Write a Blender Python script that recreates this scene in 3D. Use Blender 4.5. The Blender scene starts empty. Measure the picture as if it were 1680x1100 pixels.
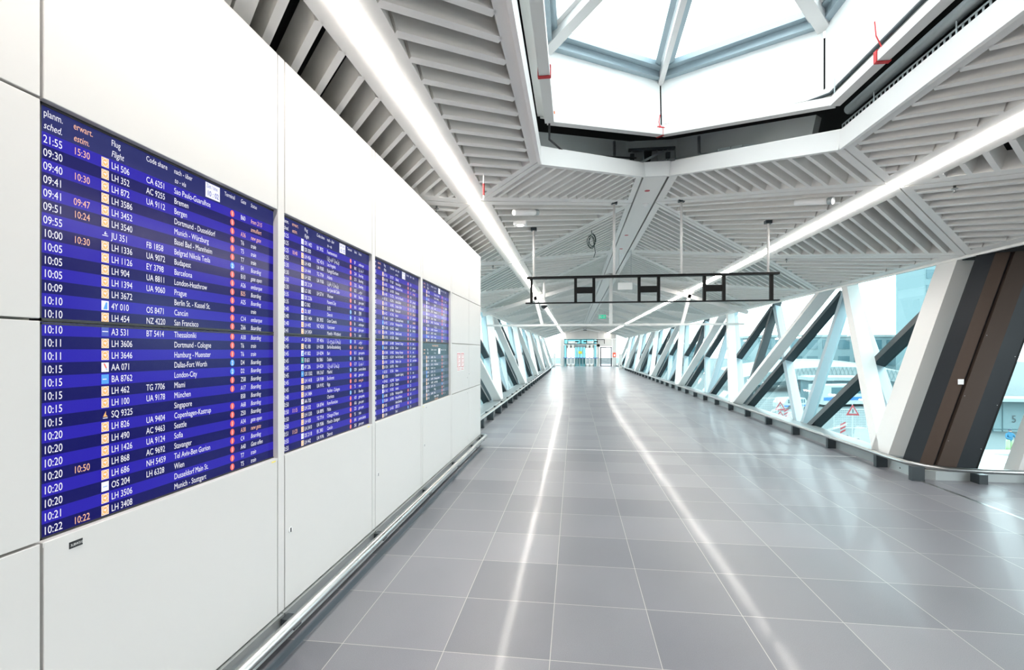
import bpy, bmesh, math, random
from mathutils import Vector, Matrix
random.seed(7)
S = bpy.context.scene
COL = S.collection
# ------------------------------------------------------------------ camera
PSI = math.atan(102 / 793)
cam_d = bpy.data.cameras.new('camera')
cam_d.sensor_width = 36.0
cam_d.lens = 793 / 1680 * 36
cam_d.shift_y = 25.5 / 1680
cam_d.clip_end = 1000
cam = bpy.data.objects.new('camera', cam_d)
cam.location = (0, 0, 1.7)
cam.rotation_euler = (math.pi / 2, 0, PSI)
COL.objects.link(cam)
S.camera = cam
# ------------------------------------------------------------------ sky, exposure
W = bpy.data.worlds.new('overcast_sky')
S.world = W
W.use_nodes = True
bg = W.node_tree.nodes['Background']
bg.inputs[0].default_value = (0.90, 0.97, 1.0, 1)
bg.inputs[1].default_value = 4.5
S.view_settings.view_transform = 'Standard'
S.view_settings.look = 'None'
S.view_settings.gamma = 1
S.view_settings.use_curve_mapping = False
S.view_settings.exposure = 0.62
LAMP = 29.0          # strength of the linear ceiling lights
cy = S.cycles
cy.use_denoising = True
cy.max_bounces = 10
cy.diffuse_bounces = 7
cy.glossy_bounces = 4
cy.transparent_max_bounces = 12
cy.sample_clamp_indirect = 8
cy.caustics_reflective = True
cy.blur_glossy = 1.0
cy.caustics_refractive = False

# ------------------------------------------------------------------ materials
def mat(name, col, rough=0.5, metal=0.0, emit=None, es=0.0, noise=0.0, nscale=8.0, spec=0.5, coat=0.0):
    m = bpy.data.materials.new(name)
    m.use_nodes = True
    nt = m.node_tree
    p = nt.nodes['Principled BSDF']
    p.inputs['Base Color'].default_value = (*col, 1)
    p.inputs['Roughness'].default_value = rough
    p.inputs['Metallic'].default_value = metal
    p.inputs['Specular IOR Level'].default_value = spec
    p.inputs['Coat Weight'].default_value = coat
    if emit:
        p.inputs['Emission Color'].default_value = (*emit, 1)
        p.inputs['Emission Strength'].default_value = es
    if noise:
        tc = nt.nodes.new('ShaderNodeTexCoord')
        nz = nt.nodes.new('ShaderNodeTexNoise')
        nz.inputs['Scale'].default_value = nscale
        nz.inputs['Detail'].default_value = 4
        mp = nt.nodes.new('ShaderNodeMapRange')
        mp.inputs[3].default_value = rough - noise
        mp.inputs[4].default_value = rough + noise
        nt.links.new(tc.outputs['Object'], nz.inputs['Vector'])
        nt.links.new(nz.outputs[0], mp.inputs[0])
        nt.links.new(mp.outputs[0], p.inputs['Roughness'])
    return m

M = {}
M['wall'] = mat('white_wall_panel', (0.60, 0.588, 0.572), 0.42, noise=0.04)
M['wallgap'] = mat('beige_joint', (0.42, 0.40, 0.35), 0.7)
M['ceil'] = mat('pale_grey_ceiling_metal', (0.79, 0.775, 0.745), 0.5, noise=0.04)
M['trim'] = mat('warm_white_trim', (0.74, 0.72, 0.68), 0.45)
M['plenum'] = mat('black_plenum', (0.012, 0.012, 0.012), 0.9)
M['plenumgrey'] = mat('grey_plenum_steel', (0.6, 0.64, 0.64), 0.6)
M['white'] = mat('white_coated_steel', (0.70, 0.685, 0.67), 0.4, noise=0.04)
M['shaft'] = mat('white_skylight_lining', (0.9, 0.91, 0.9), 0.6)
M['grey'] = mat('blue_grey_aluminium', (0.33, 0.41, 0.45), 0.42, 0.25)
M['mull'] = mat('dark_anthracite_mullion', (0.026, 0.036, 0.042), 0.4, 0.0, noise=0.05)
M['brown'] = mat('warm_reflection_cladding', (0.066, 0.046, 0.036), 0.45, 0.2, noise=0.06, nscale=3, spec=0.3)  # anthracite cladding with the warm light's reflection put into its colour
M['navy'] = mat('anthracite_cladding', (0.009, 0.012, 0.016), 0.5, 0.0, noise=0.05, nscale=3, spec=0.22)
M['steel'] = mat('brushed_stainless', (0.40, 0.41, 0.405), 0.30, 1.0)
M['steeld'] = mat('satin_steel_plate', (0.42, 0.45, 0.45), 0.42, 0.5)
M['galv'] = mat('galvanised_steel', (0.45, 0.49, 0.5), 0.4, 0.8, noise=0.12, nscale=30)
M['black'] = mat('black_powder_coat', (0.004, 0.004, 0.004), 0.5, spec=0.15)
M['sill'] = mat('grey_sill_plate', (0.20, 0.22, 0.225), 0.45)
M['blackp'] = mat('black_plastic', (0.012, 0.012, 0.014), 0.35)
M['red'] = mat('red_strap', (0.55, 0.03, 0.035), 0.6)
M['orange'] = mat('orange_paint', (0.75, 0.13, 0.02), 0.5)
M['yellow'] = mat('yellow_film', (0.85, 0.68, 0.05), 0.5)
M['paper'] = mat('white_film', (0.85, 0.85, 0.84), 0.5)
M['redprint'] = mat('red_print', (0.55, 0.10, 0.12), 0.6)
M['blue'] = mat('blue_belt', (0.05, 0.08, 0.40), 0.6)
M['green'] = mat('green_sign_film', (0.02, 0.42, 0.24), 0.5, emit=(0.02, 0.5, 0.28), es=0.6)
M['cable'] = mat('dark_green_cable', (0.015, 0.045, 0.035), 0.5)
M['lampw'] = mat('lit_linear_diffuser', (0.9, 0.9, 0.9), 0.5, emit=(1.0, 0.94, 0.88), es=LAMP)
M['spot'] = mat('lit_spot_lens', (0.9, 0.9, 0.9), 0.5, emit=(1.0, 0.97, 0.9), es=9)
M['acryl'] = mat('opal_acrylic', (0.82, 0.82, 0.82), 0.3)
# screen content: light comes from the display itself, except reflections painted into two rows
DSP = 2 ** -0.62   # display brightness
M['row_a'] = mat('display_bright_row', (0.004, 0.004, 0.008), 0.20, emit=(0.022, 0.012, 0.43), es=DSP, spec=0.16)
M['row_b'] = mat('display_dark_row', (0.004, 0.004, 0.008), 0.20, emit=(0.003, 0.0025, 0.115), es=DSP, spec=0.16)
M['row_h'] = mat('display_header', (0.01, 0.01, 0.02), 0.20, emit=(0.012, 0.016, 0.13), es=DSP, spec=0.16)
M['row_ta'] = mat('display_grey_reflection_row', (0.01, 0.01, 0.02), 0.20, emit=(0.07, 0.12, 0.19), es=DSP, spec=0.16)  # grey of the room's reflection put into the row colour
M['row_tb'] = mat('display_teal_reflection_row', (0.01, 0.01, 0.02), 0.20, emit=(0.010, 0.06, 0.075), es=DSP, spec=0.16)  # teal of the same reflection put into the row colour
M['t_white'] = mat('display_white_lettering', (0.02, 0.02, 0.02), 0.3, emit=(0.93, 0.93, 1.0), es=DSP)
M['t_orange'] = mat('display_orange_lettering', (0.02, 0.02, 0.02), 0.3, emit=(1.0, 0.52, 0.32), es=DSP)
M['i_yellow'] = mat('display_yellow_icon', (0.02, 0.02, 0.02), 0.3, emit=(1.0, 0.50, 0.13), es=DSP)
M['i_red'] = mat('display_red_badge', (0.02, 0.02, 0.02), 0.3, emit=(0.9, 0.11, 0.08), es=DSP)
M['i_blue'] = mat('display_blue_badge', (0.02, 0.02, 0.02), 0.3, emit=(0.06, 0.35, 0.95), es=DSP)
M['i_navy'] = mat('display_navy_icon', (0.02, 0.02, 0.02), 0.3, emit=(0.03, 0.06, 0.5), es=DSP)
M['i_teal'] = mat('display_teal_icon', (0.02, 0.02, 0.02), 0.3, emit=(0.02, 0.4, 0.4), es=DSP)
# outdoors
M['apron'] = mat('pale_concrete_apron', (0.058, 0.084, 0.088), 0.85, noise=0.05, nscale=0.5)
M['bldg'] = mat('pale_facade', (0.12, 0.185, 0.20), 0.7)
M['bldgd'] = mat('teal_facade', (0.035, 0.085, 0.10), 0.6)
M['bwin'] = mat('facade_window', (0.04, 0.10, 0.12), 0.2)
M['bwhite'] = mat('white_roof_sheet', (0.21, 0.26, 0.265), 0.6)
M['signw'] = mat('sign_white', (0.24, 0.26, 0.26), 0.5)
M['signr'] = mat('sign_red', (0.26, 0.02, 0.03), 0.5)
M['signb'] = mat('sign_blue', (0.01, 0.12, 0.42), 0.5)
M['jacket'] = mat('teal_blue_jacket', (0.01, 0.11, 0.20), 0.8)
M['trous'] = mat('pale_green_trousers', (0.28, 0.42, 0.22), 0.8)
M['skin'] = mat('skin', (0.42, 0.27, 0.2), 0.6)
M['cap'] = mat('dark_cap', (0.01, 0.02, 0.04), 0.7)
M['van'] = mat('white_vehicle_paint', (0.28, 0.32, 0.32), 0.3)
M['tyre'] = mat('tyre_rubber', (0.02, 0.02, 0.02), 0.8)

def glass(name, tint, refl=1.0):
    m = bpy.data.materials.new(name); m.use_nodes = True
    nt = m.node_tree; nt.nodes.clear()
    o = nt.nodes.new('ShaderNodeOutputMaterial'); mx = nt.nodes.new('ShaderNodeMixShader')
    t = nt.nodes.new('ShaderNodeBsdfTransparent'); t.inputs[0].default_value = (*tint, 1)
    g = nt.nodes.new('ShaderNodeBsdfGlossy'); g.inputs['Roughness'].default_value = 0.02
    lw = nt.nodes.new('ShaderNodeLayerWeight'); lw.inputs[0].default_value = 0.5
    pw = nt.nodes.new('ShaderNodeMath'); pw.operation = 'POWER'; pw.inputs[1].default_value = 4.5
    f = nt.nodes.new('ShaderNodeMapRange'); f.inputs[3].default_value = 0.045; f.inputs[4].default_value = 0.9
    nt.links.new(lw.outputs['Facing'], pw.inputs[0]); nt.links.new(pw.outputs[0], f.inputs[0])
    nt.links.new(f.outputs[0], mx.inputs[0]); nt.links.new(t.outputs[0], mx.inputs[1])
    nt.links.new(g.outputs[0], mx.inputs[2]); nt.links.new(mx.outputs[0], o.inputs[0])
    return m
M['glass'] = glass('cyan_tinted_glass', (0.74, 0.93, 0.94))
M['tglass'] = glass('teal_glass', (0.05, 0.14, 0.15))
M['dglass'] = glass('grey_door_glass', (0.46, 0.48, 0.48))
M['sglass'] = glass('clear_roof_glass', (0.93, 0.98, 0.98))

def floor_mat():
    m = bpy.data.materials.new('grey_stone_tiles'); m.use_nodes = True
    nt = m.node_tree; L = nt.links; N = nt.nodes.new
    p = nt.nodes['Principled BSDF']
    tc = N('ShaderNodeTexCoord'); mp = N('ShaderNodeMapping')
    mp.inputs['Location'].default_value = (-0.468, -3.256, 0)
    L.new(tc.outputs['Object'], mp.inputs[0])
    br = N('ShaderNodeTexBrick')
    br.offset = 0; br.squash = 1
    for k, v in (('Scale', 1.0), ('Mortar Size', 0.0022), ('Mortar Smooth', 0.2), ('Bias', 0.0), ('Brick Width', 0.6), ('Row Height', 0.6)):
        br.inputs[k].default_value = v
    br.inputs['Color1'].default_value = (0.150, 0.153, 0.172, 1)
    br.inputs['Color2'].default_value = (0.212, 0.213, 0.232, 1)
    br.inputs['Mortar'].default_value = (0.46, 0.44, 0.41, 1)
    L.new(mp.outputs[0], br.inputs[0])
    n1 = N('ShaderNodeTexNoise'); n1.inputs['Scale'].default_value = 260; n1.inputs['Detail'].default_value = 2
    n2 = N('ShaderNodeTexNoise'); n2.inputs['Scale'].default_value = 1.7; n2.inputs['Detail'].default_value = 5
    L.new(tc.outputs['Object'], n1.inputs['Vector']); L.new(tc.outputs['Object'], n2.inputs['Vector'])
    a = N('ShaderNodeMapRange'); a.inputs[1].default_value = 0.3; a.inputs[2].default_value = 0.7; a.inputs[3].default_value = 0.86; a.inputs[4].default_value = 1.12
    b = N('ShaderNodeMapRange'); b.inputs[1].default_value = 0.1; b.inputs[2].default_value = 0.9; b.inputs[3].default_value = 0.90; b.inputs[4].default_value = 1.10
    L.new(n1.outputs[0], a.inputs[0]); L.new(n2.outputs[0], b.inputs[0])
    mu = N('ShaderNodeMath'); mu.operation = 'MULTIPLY'
    L.new(a.outputs[0], mu.inputs[0]); L.new(b.outputs[0], mu.inputs[1])
    vm = N('ShaderNodeVectorMath'); vm.operation = 'SCALE'
    L.new(br.outputs['Color'], vm.inputs[0]); L.new(mu.outputs[0], vm.inputs['Scale'])
    L.new(vm.outputs[0], p.inputs['Base Color'])
    r = N('ShaderNodeMapRange'); r.inputs[1].default_value = 0.1; r.inputs[2].default_value = 0.9; r.inputs[3].default_value = 0.34; r.inputs[4].default_value = 0.44
    L.new(n2.outputs[0], r.inputs[0]); L.new(r.outputs[0], p.inputs['Roughness'])
    p.inputs['Specular IOR Level'].default_value = 0.42
    p.inputs['Coat Weight'].default_value = 0.10
    p.inputs['Coat Roughness'].default_value = 0.09
    bp = N('ShaderNodeBump'); bp.inputs['Strength'].default_value = 0.03; bp.inputs['Distance'].default_value = 0.01
    n3 = N('ShaderNodeTexNoise'); n3.inputs['Scale'].default_value = 5; n3.inputs['Detail'].default_value = 1
    L.new(tc.outputs['Object'], n3.inputs['Vector']); L.new(n3.outputs[0], bp.inputs['Height'])
    L.new(bp.outputs[0], p.inputs['Coat Normal']); L.new(bp.outputs[0], p.inputs['Normal'])
    return m
M['floor'] = floor_mat()

# ------------------------------------------------------------------ mesh helpers
V = Vector
class MB:
    def __init__(s):
        s.v = []; s.f = []; s.m = []
    def add(s, vs, fs, mi=0):
        o = len(s.v)
        s.v += [tuple(v) for v in vs]
        s.f += [tuple(o + i for i in f) for f in fs]
        s.m += [mi] * len(fs)
        return s
    def box(s, x0, x1, y0, y1, z0, z1, mi=0):
        vs = [(x, y, z) for z in (z0, z1) for x, y in ((x0, y0), (x1, y0), (x1, y1), (x0, y1))]
        return s.add(vs, [(3, 2, 1, 0), (4, 5, 6, 7), (0, 1, 5, 4), (1, 2, 6, 5), (2, 3, 7, 6), (3, 0, 4, 7)], mi)
    def prism(s, poly, ext, mi=0):
        n = len(poly); e = V(ext)
        a = [V(p) for p in poly]
        vs = a + [p + e for p in a]
        fs = [tuple(range(n)), tuple(range(2 * n - 1, n - 1, -1))]
        fs += [(i, i + n, (i + 1) % n + n, (i + 1) % n) for i in range(n)]
        return s.add(vs, fs, mi)
    def beam(s, p, q, w, h, up=(0, 0, 1), mi=0):
        p = V(p); q = V(q); d = (q - p).normalized(); u = V(up)
        u = (u - d * u.dot(d))
        if u.length < 1e-5: u = V((1, 0, 0)); u = u - d * u.dot(d)
        u.normalize(); r = d.cross(u)
        a = [p + r * (sx * w / 2) + u * (sy * h / 2) for sx, sy in ((-1, -1), (1, -1), (1, 1), (-1, 1))]
        return s.prism(a, q - p, mi)
    def tube(s, path, r, n=10, mi=0, caps=True):
        path = [V(p) for p in path]; rings = []
        for i, p in enumerate(path):
            d = (path[min(i + 1, len(path) - 1)] - path[max(i - 1, 0)]).normalized()
            u = V((0, 0, 1)) if abs(d.z) < 0.95 else V((1, 0, 0))
            u = (u - d * u.dot(d)).normalized(); w = d.cross(u)
            rings.append([p + (u * math.cos(t) + w * math.sin(t)) * r for t in [2 * math.pi * k / n for k in range(n)]])
        vs = [v for ring in rings for v in ring]; fs = []
        for i in range(len(path) - 1):
            for k in range(n):
                fs.append((i * n + k, i * n + (k + 1) % n, (i + 1) * n + (k + 1) % n, (i + 1) * n + k))
        if caps:
            fs.append(tuple(range(n - 1, -1, -1))); fs.append(tuple(range((len(path) - 1) * n, len(path) * n)))
        return s.add(vs, fs, mi)
    def disc(s, c, nrm, r, h, n=20, mi=0, sx=1.0):
        nrm = V(nrm).normalized(); u = V((0, 0, 1)) if abs(nrm.z) < 0.95 else V((1, 0, 0))
        u = (u - nrm * u.dot(nrm)).normalized(); w = nrm.cross(u); c = V(c)
        return s.prism([c + u * (r * math.cos(2 * math.pi * k / n)) + w * (sx * r * math.sin(2 * math.pi * k / n)) for k in range(n)], nrm * h, mi)
    def lathe(s, c, prof, n=16, mi=0):
        c = V(c); vs = []; fs = []
        for r, z in prof:
            vs += [c + V((r * math.cos(2 * math.pi * k / n), r * math.sin(2 * math.pi * k / n), z)) for k in range(n)]
        for i in range(len(prof) - 1):
            for k in range(n):
                fs.append((i * n + k, i * n + (k + 1) % n, (i + 1) * n + (k + 1) % n, (i + 1) * n + k))
        return s.add(vs, fs, mi)
    def build(s, name, mats, parent=None, smooth=False, bevel=0.0):
        me = bpy.data.meshes.new(name)
        me.from_pydata(s.v, [], s.f)
        bm = bmesh.new(); bm.from_mesh(me)
        bmesh.ops.recalc_face_normals(bm, faces=bm.faces)
        bm.to_mesh(me); bm.free()
        if not isinstance(mats, (list, tuple)): mats = [mats]
        for m in mats: me.materials.append(m)
        if len(mats) > 1: me.polygons.foreach_set('material_index', s.m)
        if smooth: me.polygons.foreach_set('use_smooth', [len(p.vertices) == 4 for p in me.polygons])
        o = bpy.data.objects.new(name, me); COL.objects.link(o)
        if parent:
            o.parent = parent
            o.matrix_parent_inverse = Matrix.Translation(-total_loc(parent))
        if bevel:
            b = o.modifiers.new('bevel', 'BEVEL'); b.width = bevel; b.segments = 2
        return o
def total_loc(o):
    l = V((0, 0, 0))
    while o: l = l + o.location + (o.matrix_parent_inverse.translation if o.parent else V((0, 0, 0))); o = o.parent
    return l
def empty(name, loc=(0, 0, 0)):
    o = bpy.data.objects.new(name, None); o.location = loc; o.empty_display_size = 0.1
    COL.objects.link(o); return o
def tag(o, label, cat, group=None):
    o['label'] = label; o['category'] = cat
    if group: o['group'] = group
    return o
def struct(o):
    o['kind'] = 'structure'; return o
def thing(name, loc, label, cat, group=None):
    return tag(empty(name, loc), label, cat, group)

# text: every string becomes mesh lettering
_txt = []
def text(body, size, origin, xdir, updir, sx=1.0, shear=0.0, bold=0.0, align='LEFT'):
    c = bpy.data.curves.new('lettering', 'FONT'); c.body = body; c.size = size; c.shear = shear
    c.align_x = align; c.resolution_u = 3; c.offset = bold
    o = bpy.data.objects.new('lettering', c); COL.objects.link(o)
    return (o, V(origin), V(xdir).normalized() * sx, V(updir).normalized())
def text_into(mb, items, mi=0):
    bpy.context.view_layer.update()
    dg = bpy.context.evaluated_depsgraph_get()
    for o, org, xd, ud in items:
        me = bpy.data.meshes.new_from_object(o.evaluated_get(dg))
        vs = [org + xd * v.co.x + ud * v.co.y for v in me.vertices]
        mb.add(vs, [tuple(p.vertices) for p in me.polygons], mi)
        cu = o.data
        bpy.data.meshes.remove(me); bpy.data.objects.remove(o); bpy.data.curves.remove(cu)

# ------------------------------------------------------------------ main dimensions
C = 1.19                 # corridor centre line
ZR, SL = 4.316, 0.299    # ridge height, ceiling slope
Y_END = 52.9
WX = -1.68               # face of the display wall
def zc(X): return ZR - SL * abs(X - C)

# ================================================================== FLOOR
fl = struct(empty('floor'))
MB().box(-2.35, 9.0, -4, 7.5, -0.25, 0).box(-2.35, 4.75, 7.5, 53.4, -0.25, 0).box(-3.2, 5.6, 53.4, 62, -0.25, 0).build('tiles', M['floor'], fl)
MB().box(4.47, 4.51, -4, 6.93, 0, 0.0015).build('expansion_strip', M['steel'], fl)
MB().box(-1.63, -1.577, -4, 8.3, 0, 0.0012).build('guide_strip', mat('dark_slate_strip', (0.10, 0.125, 0.15), 0.4), fl)
MB().box(-2.3, 4.47, 8.363, 8.378, 0, 0.0012).build('expansion_strip', M['paper'], fl)

# ================================================================== WALL LEFT (display wall)
wl = struct(empty('wall_left'))
PER = 1.30
A0 = 1.336
Z0, Z1, Z2, Z3, ZT = 0.184, 1.090, 1.798, 2.502, 3.40
G = 0.004
b = MB(); b.box(-2.1, -1.748, -4, 8.585, 0.0, ZT - 0.02); b.build('backing', M['wallgap'], wl)
MB().box(-2.1, -2.0, -4, 8.585, ZT - 0.02, 5.2).build('dark_bulkhead', M['plenum'], wl)
def panel(y0, y1, z0, z1, name='cladding_panel'):
    return MB().box(-1.748, WX, y0 + G, y1 - G, z0 + G, z1 - G).build(name, M['wall'], wl, bevel=0.0025)
rows = ((Z0, Z1), (Z1, Z2), (Z2, Z3), (Z3, ZT))
for y0, y1 in ((-4, -2.58), (-2.58, -1.274), (-1.274, 0.03), (0.03, 1.334)):
    for z0, z1 in rows: panel(y0, y1, z0, z1)
for k in range(4):
    y0 = A0 + PER * k
    ye = y0 + 1.234
    for z0, z1 in ((Z0, Z1), (Z3, ZT)):
        panel(y0, ye, z0, z1)
    MB().box(-1.748, WX, ye + 0.002, y0 + PER - G, Z0 + G, ZT - G).build('cover_strip', M['wall'], wl, bevel=0.002)
    # reveal: slim white sill under the display
    MB().box(-1.745, WX - 0.001, y0 + 0.002, ye, Z1 - 0.02, Z1 - 0.005).build('sill', M['wall'], wl)
YB = A0 + PER * 4
for z0, z1 in rows:
    panel(YB, 7.62, z0, z1); panel(7.62, 8.58, z0, z1)
MB().box(-2.1, WX + 0.001, 8.578, 8.6, 0.0, ZT).build('end_panel', M['wall'], wl)
# cam locks on the panels (round plate with a slot)
def lock(y, z, r=0.014):
    m = MB(); m.disc((WX, y, z), (1, 0, 0), r, 0.004, 18, 0)
    m.box(WX + 0.004, WX + 0.006, y - r * 0.3, y + r * 0.3, z - r * 0.75, z + r * 0.75, 1)
    m.build('cam_lock', [M['acryl'], M['blackp']], wl)
for k in (1, 2, 3): lock(A0 + PER * k + 0.055, 0.63, 0.017)
for y, z in ((7.5, 1.272), (7.62, 1.324), (7.5, 1.03), (7.53, 0.272), (5.35, 1.049)): lock(y, z, 0.010)
for y, z in ((2.53, 1.072), (3.80, 1.072), (5.26, 1.068)):
    MB().box(WX, WX + 0.001, y - 0.018, y + 0.018, z - 0.003, z + 0.003).build('yellow_sticker', M['yellow'], wl)

# inventory strip
lp = MB(); lp.box(WX, WX + 0.002, 1.418, 1.462, 1.044 - 0.011, 1.044 + 0.011)
lpo = lp.build('inventory_label', M['blackp'])
tag(lpo, 'small black label with pale characters below the nearest flight display', 'label')
q = MB(); text_into(q, [text('3UBW310', 0.0125, (WX + 0.0028, 1.4205, 1.0395), (0, 1, 0), (0, 0, 1), 0.78)])
q.build('lettering', M['paper'], lpo)

# two red-framed notices
def notice(y0, y1, label):
    z0, z1 = 1.40, 1.672
    m = MB().box(WX, WX + 0.002, y0, y1, z0, z1); o = m.build('notice', M['paper'])
    tag(o, label, 'notice', 'red printed notices on the wall panel')
    f = MB(); x = WX + 0.0022
    zb = 1.455
    for a in ((y0 + .008, y0 + .022, zb, z1 - .01), (y1 - .022, y1 - .008, zb, z1 - .01), (y0 + .008, y1 - .008, z1 - .022, z1 - .01), (y0 + .008, y1 - .008, zb, zb + .01)):
        f.box(x, x + .0006, *a)
    for i in range(9):
        zz = 1.64 - i * 0.019
        f.box(x, x + .0006, y0 + .04, y1 - .04 - 0.03 * ((i * 7) % 3), zz - .008, zz)
    for i in range(2):
        f.box(x, x + .0006, y0 + .01, y1 - .02, 1.44 - .022 * i - .008, 1.44 - .022 * i)
    f.build('red_print', M['redprint'], o)
notice(6.825, 7.030, 'red framed notice on the white wall, the one nearer the displays')
notice(7.068, 7.262, 'red framed notice on the white wall, the one farther from the displays')

# ================================================================== FLIGHT DISPLAYS
DX = -1.71
UP1 = [('21:55', '15:30', 'L', 'LH 506', 'CA 6251', 'Sao Paulo-Guarulhos', 1, 'B60', '*from 2/15'), ('09:30', '', 'L', 'LH 352', 'AC 9255', 'Bremen', 1, '', '*annulliert'),
 ('09:40', '10:30', 'L', 'LH 872', 'UA 9112', 'Bergen', 1, '*A36', '*new gate'), ('09:41', '', 'L', 'LH 3586', '', 'Dortmund - Dusseldorf', 1, 'T6', 'train'),
 ('09:41', '09:47', 'L', 'LH 3452', '', 'Munich - W\u00fcrzburg', 1, 'T5', 'train'), ('09:51', '10:24', 'L', 'LH 3540', '', 'Basel Bad - Mannheim', 1, 'T7', 'train'),
 ('09:55', '', 'J', 'JU 351', 'FB 1858', 'Belgrad Nikola Tesla', 2, 'E4', 'Boarding'), ('10:00', '10:30', 'L', 'LH 1336', 'UA 9072', 'Budapest', 1, 'B10', 'gate open'),
 ('10:05', '', 'L', 'LH 1126', 'EY 3798', 'Barcelona', 1, 'A26', 'embarque'), ('10:05', '', 'L', 'LH 904', 'UA 8811', 'London-Heathrow', 1, '*B25', 'Boarding'),
 ('10:05', '', 'L', 'LH 1394', 'UA 9060', 'Prague', 1, 'A25', 'Boarding'), ('10:09', '', 'L', 'LH 3672', '', 'Berlin St. - Kassel St.', 1, '', 'train'),
 ('10:10', '', 'Y', '4Y 010', 'OS 8471', 'Canc\u00fan', 1, 'C14', 'embarque'), ('10:10', '', 'L', 'LH 454', 'NZ 4220', 'San Francisco', 1, 'Z66', 'Boarding')]
LO1 = [('10:10', '', 'A', 'A3 531', 'BT 5414', 'Thessaloniki', 1, 'A30', 'Boarding'), ('10:11', '', 'L', 'LH 3606', '', 'Dortmund - Cologne', 1, 'T6', 'train'),
 ('10:11', '', 'L', 'LH 3646', '', 'Hamburg - Muenster', 1, 'T6', 'train'), ('10:15', '', 'P', 'AA 071', '', 'Dallas-Fort Worth', 2, 'D4', 'Boarding'),
 ('10:15', '', 'B', 'BA 8762', '', 'London-City', 2, 'D2', 'Boarding'), ('10:15', '', 'L', 'LH 462', 'TG 7706', 'Miami', 1, 'Z58', 'Boarding'),
 ('10:15', '', 'L', 'LH 100', 'UA 9178', 'M\u00fcnchen', 1, 'A17', 'Boarding'), ('10:15', '', 'S', 'SQ 9325', '', 'Singapore', 0, 'B58', 'Boarding'),
 ('10:20', '', 'L', 'LH 826', 'UA 9404', 'Copenhagen-Kastrup', 1, 'A68', 'Boarding'), ('10:20', '', 'L', 'LH 490', 'AC 9463', 'Seattle', 1, 'Z50', 'Boarding'),
 ('10:20', '', 'L', 'LH 1426', 'UA 9124', 'Sofia', 1, 'A34', 'gate open'), ('10:20', '10:50', 'L', 'LH 868', 'AC 9692', 'Stavanger', 1, '*A38', '*new gate'),
 ('10:20', '', 'L', 'LH 686', 'NH 5459', 'Tel Aviv-Ben Gurion', 1, 'C4', 'Boarding'), ('10:20', '', 'W', 'OS 204', 'LH 6328', 'Wien', 1, 'A40', 'Gate offen'),
 ('10:21', '', 'L', 'LH 3506', '', 'Dusseldorf Main St.', 1, 'T7', 'train'), ('10:22', '10:22', 'L', 'LH 3408', '', 'Munich - Stuttgart', 1, 'T5', 'train')]
UP2 = [('10:25', '', 'W', 'DE 1402', 'EK 3932', 'Fuerteventura', 1, 'B7', 'embarque'), ('10:25', '', 'W', 'DE 030', '', '\u0627\u0644\u063a\u0631\u062f\u0642\u0629 \u0627\u0644\u062f\u0648\u0644\u064a', 1, 'B42', '\u0627\u0644\u0628\u0648\u0627\u0628\u0629'),
 ('10:25', '10:40', 'L', 'LH 456', 'NZ 4216', 'Los Angeles', 1, 'Z69', 'Boarding'), ('10:25', '', 'L', 'LH 408', 'UA 9500', 'Raleigh/Durham', 1, 'Z15', 'Boarding'),
 ('10:30', '', 'L', 'LH 444', 'TG 7704', 'Atlanta', 1, 'Z52', 'Boarding'), ('10:30', '', 'L', 'LH 582', 'UA 9106', '\u0627\u0644\u0642\u0627\u0647\u0631\u0629 \u0627\u0644\u062f\u0648\u0644\u064a', 1, 'B22', '\u0635\u0639\u0648\u062f'),
 ('10:30', '', 'W', 'DE 2124', '', 'San Jose del Cabo', 1, 'B43', 'Boarding'), ('10:30', '', 'W', 'LO 382', 'LH 5714', 'Warsaw', 1, 'B5', 'gate open'),
 ('10:35', '', 'W', 'DE 2236', '', 'Panam\u00e1 City', 1, 'B43', 'embarque'), ('10:35', '', 'W', 'CI 062', '', '\u53f0\u5317', 2, 'D8', '\u767b\u6a5f'),
 ('10:40', '', 'D', 'DL 087', '', 'Detroit', 2, 'E2', 'Boarding'), ('10:40', '', 'W', 'DE 1404', 'EK 3933', 'Gran Canaria', 1, 'B1', 'embarque'),
 ('10:40', '', 'L', 'LH 492', 'NZ 4230', 'Vancouver', 1, 'B25', 'gate open'), ('10:41', '', 'L', 'LH 3454', '', 'Munich - W\u00fcrzburg', 1, 'T5', 'train')]
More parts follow.
